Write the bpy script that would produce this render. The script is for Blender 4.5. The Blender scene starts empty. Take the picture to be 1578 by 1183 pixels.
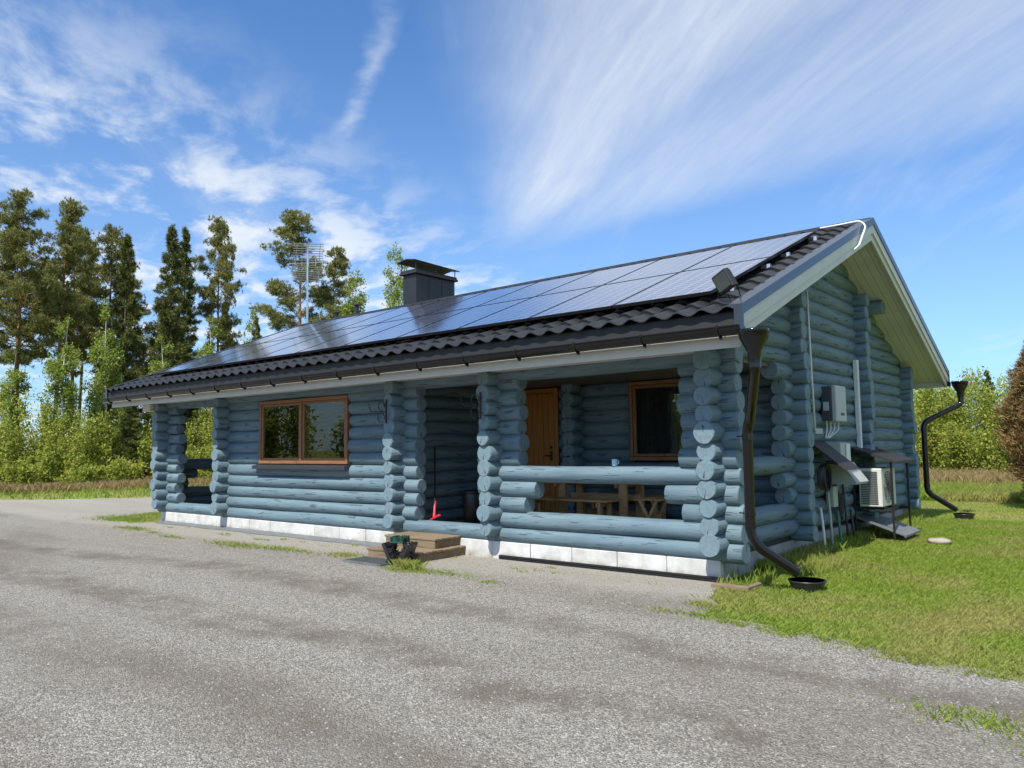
import bpy, math, random
import numpy as np
from mathutils import Vector, Matrix, Euler
R = math.radians
random.seed(7); rng = np.random.default_rng(7)
S = bpy.context.scene
COL = S.collection

# ------------------------------------------------------------------ camera
cam = bpy.data.cameras.new('camera'); co = bpy.data.objects.new('camera', cam); COL.objects.link(co)
YAW, PITCH, ROLL = R(39.59), R(4.61), R(-0.83)
fw = Vector((-math.sin(YAW), math.cos(YAW), 0)); rt = Vector((math.cos(YAW), math.sin(YAW), 0)); up = Vector((0, 0, 1))
f2 = fw * math.cos(PITCH) + up * math.sin(PITCH); u2 = up * math.cos(PITCH) - fw * math.sin(PITCH)
r3 = rt * math.cos(ROLL) + u2 * math.sin(ROLL); u3 = u2 * math.cos(ROLL) - rt * math.sin(ROLL)
M = Matrix((r3, u3, -f2)).transposed().to_4x4(); M.translation = Vector((3.848, -8.217, 1.55))
co.matrix_world = M
cam.sensor_width = 36; cam.lens = 1187.9 / 1578 * 36; cam.clip_start = 0.05; cam.clip_end = 2000
S.camera = co

# ------------------------------------------------------------------ sky and sun
SUN_EL, SUN_AZ = R(53), R(9)          # azimuth measured from -Y towards +X
sdir = Vector((math.sin(SUN_AZ) * math.cos(SUN_EL), -math.cos(SUN_AZ) * math.cos(SUN_EL), math.sin(SUN_EL)))
W = bpy.data.worlds.new('World'); S.world = W; W.use_nodes = True
nt = W.node_tree; nt.nodes.clear()
def N(t, **k):
    n = nt.nodes.new(t)
    for a, b in k.items(): setattr(n, a, b)
    return n
def LK(a, b): nt.links.new(a, b)
def wmath(op, a, b=None, c=None, clamp=False):
    n = N('ShaderNodeMath', operation=op, use_clamp=clamp)
    for i, v in enumerate((a, b, c)):
        if v is None: continue
        if isinstance(v, (int, float)): n.inputs[i].default_value = v
        else: LK(v, n.inputs[i])
    return n.outputs[0]
def wrange(v, a, b, c=0., d=1.):
    n = N('ShaderNodeMapRange', interpolation_type='SMOOTHSTEP'); LK(v, n.inputs[0])
    for i, q in enumerate((a, b, c, d)): n.inputs[i + 1].default_value = q
    return n.outputs[0]
sky = N('ShaderNodeTexSky', sky_type='NISHITA', sun_disc=False, sun_elevation=SUN_EL, altitude=100, air_density=1.0, dust_density=0.9, ozone_density=3.0)
sky.sun_rotation = math.atan2(sdir.x, sdir.y)
tc = N('ShaderNodeTexCoord'); sx = N('ShaderNodeSeparateXYZ'); LK(tc.outputs['Generated'], sx.inputs[0])
den = wmath('ADD', wmath('MAXIMUM', sx.outputs[2], 0.0), 0.05)
pu = wmath('DIVIDE', sx.outputs[0], den); pv = wmath('DIVIDE', sx.outputs[1], den)
cu = N('ShaderNodeCombineXYZ'); LK(pu, cu.inputs[0]); LK(pv, cu.inputs[1])
def wnoise(scale, rot=0., sc=(1, 1, 1), detail=6, rough=.55, dist=0., loc=(0, 0, 0)):
    m = N('ShaderNodeMapping', vector_type='TEXTURE'); LK(cu.outputs[0], m.inputs[0]); m.inputs['Rotation'].default_value = (0, 0, -rot); m.inputs['Scale'].default_value = tuple(1 / x for x in sc); m.inputs['Location'].default_value = loc
    n = N('ShaderNodeTexNoise'); LK(m.outputs[0], n.inputs[0]); n.inputs['Scale'].default_value = scale; n.inputs['Detail'].default_value = detail
    n.inputs['Roughness'].default_value = rough; n.inputs['Distortion'].default_value = dist
    return n.outputs[0]
# broad cirrus plume: a band in the cloud plane from (-2.1,2.5) towards (-.6,1.3), widening overhead
ang = math.atan2(1.365 - 2.494, -0.731 + 2.121)
du = wmath('SUBTRACT', pu, -2.121); dv = wmath('SUBTRACT', pv, 2.494)
along = wmath('ADD', wmath('MULTIPLY', du, math.cos(ang)), wmath('MULTIPLY', dv, math.sin(ang)))
across = wmath('ADD', wmath('MULTIPLY', du, -math.sin(ang)), wmath('MULTIPLY', dv, math.cos(ang)))
warp = wmath('MULTIPLY', wmath('SUBTRACT', wnoise(1.3, detail=4), .5), .3)
across = wmath('ADD', across, warp)
width = wmath('ADD', wmath('MULTIPLY', wmath('MAXIMUM', along, 0.), .20), .035)
offc = wmath('SUBTRACT', across, wmath('MULTIPLY', width, .15))
core = wrange(wmath('ABSOLUTE', wmath('DIVIDE', offc, width)), 0.0, 1.6, 1., 0.)
fan = wrange(wmath('ABSOLUTE', wmath('DIVIDE', wmath('SUBTRACT', offc, wmath('MULTIPLY', width, 1.6)), width)), 0.2, 2.5, .62, 0.)
prof = wmath('MAXIMUM', core, fan)
plume = wmath('MULTIPLY', wmath('MULTIPLY', prof, wrange(along, -.1, .8)), wrange(wnoise(4.5, -ang, (.35, 3.2, 1), 12, .66, .6), .25, .7, .72, 1.))
streak = wnoise(1.2, -ang, (.6, 2.6, 1), 12, .66, .8)
plume = wmath('MULTIPLY', plume, wrange(streak, .2, .7, .66, 1.))
# thin veil everywhere, streaked the same way
veil = wmath('MULTIPLY', wrange(wnoise(.8, -ang + .25, (.5, 1.9, 1), 8, .62, .5, (3.1, 1.7, 0)), .5, .82), .42)
# contrail-like streak
a2 = math.atan2(1.044 - 1.365, -1.205 + 1.746)
e1 = wmath('ADD', wmath('MULTIPLY', wmath('SUBTRACT', pu, -1.475), -math.sin(a2)), wmath('MULTIPLY', wmath('SUBTRACT', pv, 1.205), math.cos(a2)))
e2 = wmath('ADD', wmath('MULTIPLY', wmath('SUBTRACT', pu, -1.475), math.cos(a2)), wmath('MULTIPLY', wmath('SUBTRACT', pv, 1.205), math.sin(a2)))
e1 = wmath('ADD', e1, wmath('MULTIPLY', wmath('SUBTRACT', wnoise(5, detail=4), .5), .1))
trail = wmath('MULTIPLY', wrange(wmath('ABSOLUTE', e1), 0., .04, .34, 0.), wrange(wmath('ABSOLUTE', e2), .15, .55, 1., 0.))
trail = wmath('MULTIPLY', trail, wrange(wnoise(7, detail=5), .35, .65, .2, 1.))
# small broken cumulus, densest low in the west
west = wrange(wmath('SUBTRACT', wmath('MULTIPLY', pu, -1.), wmath('MULTIPLY', pv, .28)), 1.1, 2.1)
cum = wrange(wmath('ADD', wnoise(3.0, .5, (1.0, 1.5, 1), 9, .58, .25, (.9, .25, 0)), wmath('MULTIPLY', wnoise(.9, 0, (1, 1, 1), 2), .35)), .60, .86)
cum = wmath('MULTIPLY', wmath('MULTIPLY', cum, west), .85)
inv = wmath('MULTIPLY', wmath('SUBTRACT', 1., wmath('MULTIPLY', plume, .78)), wmath('SUBTRACT', 1., veil))
inv = wmath('MULTIPLY', wmath('MULTIPLY', inv, wmath('SUBTRACT', 1., cum)), wmath('SUBTRACT', 1., trail))
haze = wrange(sx.outputs[2], 0., .55, .22, .02)   # paler air towards the horizon
mask = wmath('SUBTRACT', 1., wmath('MULTIPLY', inv, wmath('SUBTRACT', 1., haze)), clamp=True)
tint = N('ShaderNodeMix', data_type='RGBA', blend_type='MULTIPLY'); tint.inputs[0].default_value = 1.
LK(sky.outputs[0], tint.inputs[6]); tint.inputs[7].default_value = (.95, 1.62, 2.2, 1)
mixc = N('ShaderNodeMix', data_type='RGBA'); LK(mask, mixc.inputs[0]); LK(tint.outputs[2], mixc.inputs[6]); mixc.inputs[7].default_value = (10.2, 10.8, 11.4, 1)
bg = N('ShaderNodeBackground'); bg.inputs[1].default_value = 0.066; LK(mixc.outputs[2], bg.inputs[0])
wo = N('ShaderNodeOutputWorld'); LK(bg.outputs[0], wo.inputs[0])
sun = bpy.data.lights.new('sun', 'SUN'); sun.energy = 5.0; sun.angle = R(.53); sun.color = (1, .95, .87)
so = bpy.data.objects.new('sun', sun); COL.objects.link(so); so.rotation_euler = sdir.to_track_quat('Z', 'Y').to_euler(); so.location = (0, -20, 30)
S.view_settings.view_transform = 'Standard'; S.view_settings.look = 'None'; S.view_settings.gamma = 1; S.view_settings.exposure = 0.43
S.view_settings.use_curve_mapping = False

# ------------------------------------------------------------------ materials
MATS = {}
class NT:
    """tiny node helper around one material"""
    def __init__(s, name):
        s.m = bpy.data.materials.new(name); s.m.use_nodes = True; s.t = s.m.node_tree; s.t.nodes.clear()
        s.out = s.t.nodes.new('ShaderNodeOutputMaterial'); s.b = s.t.nodes.new('ShaderNodeBsdfPrincipled'); s.l(s.b.outputs[0], s.out.inputs[0])
        MATS[name] = s.m
    def n(s, t, **k):
        q = s.t.nodes.new(t)
        for a, b in k.items(): setattr(q, a, b)
        return q
    def l(s, a, b): s.t.links.new(a, b)
    def put(s, sock, v):
        if isinstance(v, (int, float)): sock.default_value = v
        elif isinstance(v, (tuple, list)): sock.default_value = (*v, 1) if len(v) == 3 and sock.type == 'RGBA' else v
        else: s.l(v, sock)
    def math(s, op, a, b=0., clamp=False):
        q = s.n('ShaderNodeMath', operation=op, use_clamp=clamp); s.put(q.inputs[0], a); s.put(q.inputs[1], b); return q.outputs[0]
    def coord(s, kind='Object', scale=(1, 1, 1), loc=(0, 0, 0)):
        if kind == 'World': o = s.n('ShaderNodeNewGeometry').outputs['Position']
        else: o = s.n('ShaderNodeTexCoord').outputs[kind]
        q = s.n('ShaderNodeMapping'); s.l(o, q.inputs[0]); q.inputs['Scale'].default_value = scale; q.inputs['Location'].default_value = loc
        return q.outputs[0]
    def noise(s, vec, scale, detail=4, rough=.55, dist=0.):
        q = s.n('ShaderNodeTexNoise'); s.l(vec, q.inputs[0]); q.inputs['Scale'].default_value = scale; q.inputs['Detail'].default_value = detail
        q.inputs['Roughness'].default_value = rough; q.inputs['Distortion'].default_value = dist; return q.outputs[0]
    def ramp(s, v, stops):
        q = s.n('ShaderNodeValToRGB'); s.l(v, q.inputs[0]); e = q.color_ramp.elements
        while len(e) < len(stops): e.new(.5)
        for i, (p, c) in enumerate(stops): e[i].position = p; e[i].color = (*c, 1) if len(c) == 3 else c
        return q.outputs[0]
    def rng(s, v, a, b, c=0., d=1.):
        q = s.n('ShaderNodeMapRange', interpolation_type='SMOOTHSTEP'); s.l(v, q.inputs[0])
        for i, x in enumerate((a, b, c, d)): q.inputs[i + 1].default_value = x
        return q.outputs[0]
    def mix(s, f, a, b, mode='MIX'):
        q = s.n('ShaderNodeMix', data_type='RGBA', blend_type=mode); s.put(q.inputs[0], f); s.put(q.inputs[6], a); s.put(q.inputs[7], b); return q.outputs[2]
    def bump(s, h, strength=.3, dist=.01):
        q = s.n('ShaderNodeBump'); q.inputs['Strength'].default_value = strength; q.inputs['Distance'].default_value = dist; s.l(h, q.inputs['Height']); s.l(q.outputs[0], s.b.inputs['Normal'])
    def set(s, **k):
        for a, v in k.items(): s.put(s.b.inputs[a.replace('_', ' ')], v)
        return s.m
def plain(name, c, rough=.6, var=.12, scale=6, metal=0., bump=0., spec=.5, vs=(1, 1, 1)):
    q = NT(name); v = q.coord('Object', vs); n = q.noise(v, scale, 6)
    lo = tuple(x * (1 - var) for x in c); hi = tuple(min(1, x * (1 + var)) for x in c)
    q.set(Base_Color=q.ramp(n, [(.3, lo), (.7, hi)]), Roughness=rough, Metallic=metal, Specular_IOR_Level=spec)
    if bump: q.bump(n, bump, .01)
    return q.m
def logmat(name, vs, ring):
    q = NT(name); v = q.coord('Object', vs); n = q.noise(v, 3.2, 6, .6); n2 = q.noise(q.coord('World'), 1.1, 3)
    chk = q.noise(v, 7.5, 3, .5); line = q.rng(chk, .612, .65)
    dirt = q.noise(q.coord('World'), 9, 5)
    c = q.ramp(n, [(.22, (.080, .127, .155)), (.5, (.115, .174, .207)), (.8, (.165, .232, .262))])
    c = q.mix(q.rng(n2, .35, .7, 0., .35), c, (.165, .232, .255))
    fine = q.noise(q.coord('Object', tuple(x * 4 for x in vs)), 6, 4, .7); c = q.mix(q.rng(fine, .52, .75, 0., .55), c, (.072, .112, .134)); c = q.mix(q.math('MULTIPLY', line, .75), c, (.04, .065, .08))
    c = q.mix(q.rng(dirt, .66, .8, 0., .4), c, (.10, .125, .12))
    q.set(Base_Color=c, Roughness=.66, Specular_IOR_Level=.28)
    h = q.math('SUBTRACT', q.math('ADD', n, q.math('MULTIPLY', fine, .35)), q.math('MULTIPLY', line, 1.3)); q.bump(h, .55, .014)
    e = NT(name + '_end'); w = e.n('ShaderNodeTexWave', wave_type='RINGS', rings_direction=ring); e.l(e.coord('Object'), w.inputs[0])
    w.inputs['Scale'].default_value = 26; w.inputs['Distortion'].default_value = 2.5; w.inputs['Detail'].default_value = 3; w.inputs['Detail Scale'].default_value = 2
    d = e.noise(e.coord('World'), 22, 5); c = e.ramp(d, [(.3, (.138, .205, .24)), (.7, (.200, .278, .312))])
    c = e.mix(e.math('MULTIPLY', w.outputs[1], .42), c, (.065, .10, .12)); e.set(Base_Color=c, Roughness=.7, Specular_IOR_Level=.3)
    e.bump(e.math('ADD', e.math('MULTIPLY', w.outputs[1], .5), d), .35, .006)
    return q.m, e.m
LOGX = logmat('blue_log_paint_along_x', (.35, 4.5, 4.5), 'X'); LOGY = logmat('blue_log_paint_along_y', (4.5, .35, 4.5), 'Y')
plain('crack_dark', (.02, .025, .03), .9)
plain('cream_paint', (.52, .51, .45), .5, .06, 3)
plain('soffit_paint', (.53, .53, .51), .6, .06, 3)
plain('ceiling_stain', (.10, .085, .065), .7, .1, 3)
plain('roof_metal', (.021, .021, .022), .46, .2, 5, 0., .03, .35)
plain('rake_metal', (.045, .052, .062), .28, .1, 2, .35)
plain('black_gutter', (.005, .005, .0055), .13, .2, 3, spec=.45)
plain('dark_board', (.02, .018, .017), .6)
plain('chimney_sheet', (.016, .016, .018), .45, .15, 4)
plain('panel_frame', (.02, .02, .022), .3, .1, 3, .5)
plain('aluminium', (.6, .6, .6), .3, .08, 4, .9)
plain('galvanised', (.16, .17, .175), .55, .2, 12, .3)
plain('black_plastic', (.018, .018, .019), .4, .15, 8)
plain('black_steel', (.022, .022, .024), .4, .2, 9, .3)
plain('ac_white', (.55, .54, .48), .45, .05, 5)
plain('ac_grill', (.08, .08, .075), .6)
plain('inverter_grey', (.40, .42, .41), .45, .05)
plain('inverter_dark', (.045, .052, .06), .5, .15)
plain('trunking_white', (.66, .67, .63), .45, .04)
plain('cabinet_grey', (.36, .38, .35), .5, .08)
plain('cable_white', (.7, .7, .68), .5, .04)
plain('hose_dark', (.03, .032, .032), .5)
plain('tube_green', (.03, .16, .10), .5)
plain('red_plastic', (.62, .03, .05), .35, .06)
plain('green_brush', (.006, .05, .034), .8, .4, 60, 0, .5)
plain('pale_cup', (.45, .62, .68), .4, .04)
plain('stone', (.34, .28, .24), .9, .25, 14, 0, .5)
plain('iron', (.012, .012, .014), .45)
plain('lamp_glass', (.05, .06, .055), .06, .1)
def wood(name, c, vs, rough=.55, dark=.45, knots=True):
    q = NT(name); v = q.coord('Object', vs); n = q.noise(v, 6, 6, .62, .6)
    col = q.ramp(n, [(.25, tuple(x * dark for x in c)), (.5, c), (.8, tuple(min(1, x * 1.25) for x in c))])
    if knots:
        k = q.n('ShaderNodeTexVoronoi'); q.l(q.coord('Object', tuple(x * .55 for x in vs)), k.inputs[0]); k.inputs['Scale'].default_value = 5
        col = q.mix(q.rng(k.outputs[0], .03, .10, .75, 0.), col, tuple(x * .22 for x in c))
    q.set(Base_Color=col, Roughness=rough, Specular_IOR_Level=.35); q.bump(n, .25, .006); return q.m
wood('pine_wood', (.46, .27, .12), (.8, 5, 5)); wood('door_wood', (.36, .145, .03), (6, 6, .5), .4, .7)
wood('window_wood', (.22, .10, .045), (5, 5, .6), .4, .6, False); wood('window_wood_flat', (.25, .115, .05), (.6, 5, 5), .4, .6, False)
wood('weathered_plank', (.20, .145, .09), (.5, 7, 7), .9, .3); wood('deck_plank', (.14, .105, .072), (.5, 6, 6), .85, .5)
# foundation
q = NT('white_foundation'); v = q.coord('World'); n = q.noise(v, 3.5, 7, .65); z = q.n('ShaderNodeSeparateXYZ'); q.l(q.n('ShaderNodeNewGeometry').outputs['Position'], z.inputs[0])
c = q.ramp(n, [(.3, (.40, .385, .35)), (.6, (.58, .575, .55))]); st = q.math('MULTIPLY', q.rng(z.outputs[2], .0, .13, 1., 0.), q.rng(q.noise(v, 6, 5), .35, .65))
c = q.mix(st, c, (.26, .215, .155)); c = q.mix(q.rng(q.noise(v, 1.3, 6, .7), .5, .75, 0., .5), c, (.36, .35, .32)); q.set(Base_Color=c, Roughness=.85); q.bump(q.noise(v, 40, 5), .3, .006)
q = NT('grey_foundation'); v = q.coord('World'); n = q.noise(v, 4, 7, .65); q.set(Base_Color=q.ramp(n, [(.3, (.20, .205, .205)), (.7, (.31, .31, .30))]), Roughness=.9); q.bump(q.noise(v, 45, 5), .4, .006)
# glass for windows: mirror-like sheet, partly clear
q = NT('window_glass'); g = q.n('ShaderNodeBsdfGlossy'); g.inputs['Roughness'].default_value = .01; g.inputs[0].default_value = (.95, 1, .97, 1)
tr = q.n('ShaderNodeBsdfTransparent'); tr.inputs[0].default_value = (.86, .9, .87, 1); fr = q.n('ShaderNodeFresnel'); fr.inputs[0].default_value = 1.52
mx = q.n('ShaderNodeMixShader'); q.l(q.math('ADD', q.math('MULTIPLY', fr.outputs[0], 1.0), .03, True), mx.inputs[0]); q.l(tr.outputs[0], mx.inputs[1]); q.l(g.outputs[0], mx.inputs[2]); q.l(mx.outputs[0], q.out.inputs[0])
plain('blind_slat', (.72, .64, .47), .6, .05); plain('room_dark', (.02, .018, .016), .9); plain('curtain', (.035, .03, .032), .9, .5, 3, vs=(9, 9, .2))
# photovoltaic glass
q = NT('solar_cells'); v = q.n('ShaderNodeTexCoord').outputs['Object']; sp = q.n('ShaderNodeSeparateXYZ'); q.l(v, sp.inputs[0])
def lines(axis, pitch, w):
    f = q.math('FRACT', q.math('ADD', q.math('DIVIDE', sp.outputs[axis], pitch), 50.))
    return q.math('LESS_THAN', q.math('ABSOLUTE', q.math('SUBTRACT', f, .5)), w)
gl = q.math('MAXIMUM', lines(0, .2045, .03), lines(1, .158, .035)); bus = q.math('MULTIPLY', lines(0, .0409, .03), .25)
dust = q.noise(q.coord('World', (1, 1, 1)), 2.5, 6, .6)
c = q.mix(q.math('MAXIMUM', gl, bus), (.012, .022, .065), (.42, .44, .47)); c = q.mix(q.rng(dust, .45, .8, .02, .14), c, (.4, .4, .4))
q.set(Base_Color=c, Roughness=q.rng(dust, .3, .8, .09, .17), Specular_IOR_Level=1.0, Coat_Weight=.6, Coat_Roughness=.09)
# ground surfaces
def lawn_colour(q):  # green turf with sun-dried patches
    w = q.coord('World'); dry = q.noise(w, .55, 5, .6); fine = q.noise(w, 7, 5, .6); big = q.noise(w, .16, 3)
    g = q.ramp(fine, [(.25, (.125, .20, .02)), (.5, (.195, .28, .032)), (.8, (.28, .345, .058))])
    g = q.mix(q.rng(dry, .43, .64, 0., .85), g, (.34, .29, .11)); return q.mix(q.rng(big, .4, .7, 0., .3), g, (.16, .26, .028))
q = NT('lawn'); c = lawn_colour(q); q.set(Base_Color=q.mix(.3, c, (.11, .095, .045)), Roughness=.95, Specular_IOR_Level=.1); q.bump(q.noise(q.coord('World'), 30, 6), .8, .03)
q = NT('gravel'); w = q.coord('World')
vo = q.n('ShaderNodeTexVoronoi'); q.l(w, vo.inputs[0]); vo.inputs['Scale'].default_value = 95; vo2 = q.n('ShaderNodeTexVoronoi'); q.l(w, vo2.inputs[0]); vo2.inputs['Scale'].default_value = 150
sepc = q.n('ShaderNodeSeparateColor'); q.l(vo.outputs['Color'], sepc.inputs[0]); sep2 = q.n('ShaderNodeSeparateColor'); q.l(vo2.outputs['Color'], sep2.inputs[0])
st = q.ramp(sepc.outputs[0], [(0., (0.075, 0.068, 0.057)), (.35, (0.153, 0.141, 0.118)), (.7, (0.343, 0.318, 0.272)), (1., (0.641, 0.601, 0.522))])
s2 = q.ramp(sep2.outputs[0], [(0., (0.099, 0.089, 0.073)), (.5, (0.278, 0.255, 0.215)), (1., (0.482, 0.443, 0.380))]); c = q.mix(.35, st, s2)
vo3 = q.n('ShaderNodeTexVoronoi'); q.l(w, vo3.inputs[0]); vo3.inputs['Scale'].default_value = 27; sep3 = q.n('ShaderNodeSeparateColor'); q.l(vo3.outputs['Color'], sep3.inputs[0]); c = q.mix(q.rng(sep3.outputs[0], .55, 1., 0., .22), c, (0.378, 0.360, 0.326)); c = q.mix(q.rng(sep3.outputs[1], .6, 1., 0., .25), c, (0.103, 0.094, 0.080)); spk = q.noise(w, 16, 8, .85); c = q.mix(q.rng(spk, .5, .68, 0., .32), c, (0.354, 0.337, 0.303)); c = q.mix(q.rng(spk, .5, .34, 0., .3), c, (0.114, 0.103, 0.089))
# wheel tracks and finer, paler dust patches; tracks run along the yard
tk = q.noise(q.coord('World', (.10, .55, 1)), 1.1, 5, .55, .4); big = q.noise(w, .35, 5, .6); c = q.mix(q.rng(tk, .44, .68, 0., .6), c, (0.143, 0.124, 0.098)); c = q.mix(q.rng(big, .5, .75, 0., .35), c, (0.286, 0.273, 0.246))
c = q.mix(q.rng(q.noise(w, .8, 4, .6), .60, .78, 0., .5), c, (0.188, 0.143, 0.103))
sy = q.n('ShaderNodeSeparateXYZ'); q.l(q.n('ShaderNodeNewGeometry').outputs['Position'], sy.inputs[0])
wy = q.math('ADD', sy.outputs[1], q.math('ADD', q.math('MULTIPLY', q.noise(w, .22, 3), 1.8), q.math('MULTIPLY', q.math('MULTIPLY', sy.outputs[0], sy.outputs[0]), .0065)))
for yc, am in ((-1.75, .8), (-3.35, .85), (-4.7, .55), (-6.1, .65)):   # packed wheel tracks along the yard
    tr_ = q.rng(q.math('ABSOLUTE', q.math('SUBTRACT', wy, yc)), .12, .48, am, 0.); c = q.mix(q.math('MULTIPLY', tr_, q.rng(q.noise(w, 1.7, 5, .65), .3, .65)), c, (0.135, 0.115, 0.091))
edge = q.rng(q.math('ADD', sy.outputs[1], q.math('MULTIPLY', q.noise(w, 1.4, 4), .8)), -.95, -.35); c = q.mix(q.math('MULTIPLY', edge, .6), c, (0.389, 0.360, 0.303))
q.set(Base_Color=c, Roughness=.95, Specular_IOR_Level=.15); hh = q.math('ADD', q.math('MULTIPLY', vo.outputs[0], -1.), q.math('MULTIPLY', vo2.outputs[0], -.5)); q.bump(hh, .9, .012)
q = NT('gravel_stone'); rp = q.n('ShaderNodeNewGeometry').outputs['Random Per Island']; q.set(Base_Color=q.ramp(rp, [(0., (.09, .085, .08)), (.5, (.18, .17, .155)), (.85, (.25, .24, .22)), (1., (.36, .345, .32))]), Roughness=.9)
def leafmat(name, stops, trans=.35, rough=.6):
    q = NT(name); rp = q.n('ShaderNodeNewGeometry').outputs['Random Per Island']; big = q.noise(q.coord('World'), .55, 3)
    c = q.ramp(q.math('ADD', q.math('MULTIPLY', rp, .6), q.math('MULTIPLY', big, .4)), stops)
    q.set(Base_Color=c, Roughness=rough, Specular_IOR_Level=.25)
    if trans:
        t = q.n('ShaderNodeBsdfTranslucent'); q.l(c, t.inputs[0]); m = q.n('ShaderNodeMixShader'); m.inputs[0].default_value = trans; q.l(q.b.outputs[0], m.inputs[1]); q.l(t.outputs[0], m.inputs[2]); q.l(m.outputs[0], q.out.inputs[0])
    return q.m
leafmat('birch_leaf', [(.15, (.14, .20, .03)), (.5, (.25, .32, .055)), (.85, (.38, .42, .10))], .4)
leafmat('thicket_leaf', [(.2, (.15, .20, .03)), (.5, (.35, .40, .055)), (.8, (.52, .52, .12))], .55)
leafmat('pine_needle', [(.15, (.10, .115, .03)), (.5, (.20, .205, .055)), (.85, (.31, .29, .09))], .25)
leafmat('spruce_needle', [(.15, (.062, .082, .020)), (.5, (.115, .135, .032)), (.85, (.19, .19, .05))], .25)
leafmat('brown_thuja', [(.15, (.12, .075, .026)), (.5, (.25, .155, .06)), (.85, (.36, .25, .11))], .2)
leafmat('dry_grass', [(.1, (.14, .13, .035)), (.45, (.27, .19, .075)), (.9, (.42, .33, .17))], .3)
q = NT('grass_blade'); c = lawn_colour(q); rp = q.n('ShaderNodeNewGeometry').outputs['Random Per Island']; c = q.mix(q.rng(rp, .0, 1., 0., .5), c, (.29, .34, .07)); q.set(Base_Color=c, Roughness=.6, Specular_IOR_Level=.2)
t = q.n('ShaderNodeBsdfTranslucent'); q.l(c, t.inputs[0]); m = q.n('ShaderNodeMixShader'); m.inputs[0].default_value = .35; q.l(q.b.outputs[0], m.inputs[1]); q.l(t.outputs[0], m.inputs[2]); q.l(m.outputs[0], q.out.inputs[0])
q = NT('pine_bark'); sz = q.n('ShaderNodeSeparateXYZ'); q.l(q.n('ShaderNodeTexCoord').outputs['Generated'], sz.inputs[0]); n = q.noise(q.coord('Object', (6, 6, 1.2)), 3, 5)
c = q.mix(q.rng(sz.outputs[2], .25, .6), q.ramp(n, [(.3, (.06, .045, .035)), (.7, (.15, .115, .085))]), q.ramp(n, [(.3, (.17, .075, .03)), (.7, (.33, .16, .07))])); q.set(Base_Color=c, Roughness=.9); q.bump(n, .6, .03)
plain('spruce_bark', (.10, .075, .055), .9, .3, 5); plain('twig', (.11, .08, .05), .9, .3, 5)
q = NT('birch_bark'); n = q.noise(q.coord('Object', (2, 2, 9)), 2.2, 4, .6); q.set(Base_Color=q.ramp(n, [(.38, (.05, .045, .04)), (.46, (.55, .53, .48)), (.8, (.68, .66, .6))]), Roughness=.8)

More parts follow.
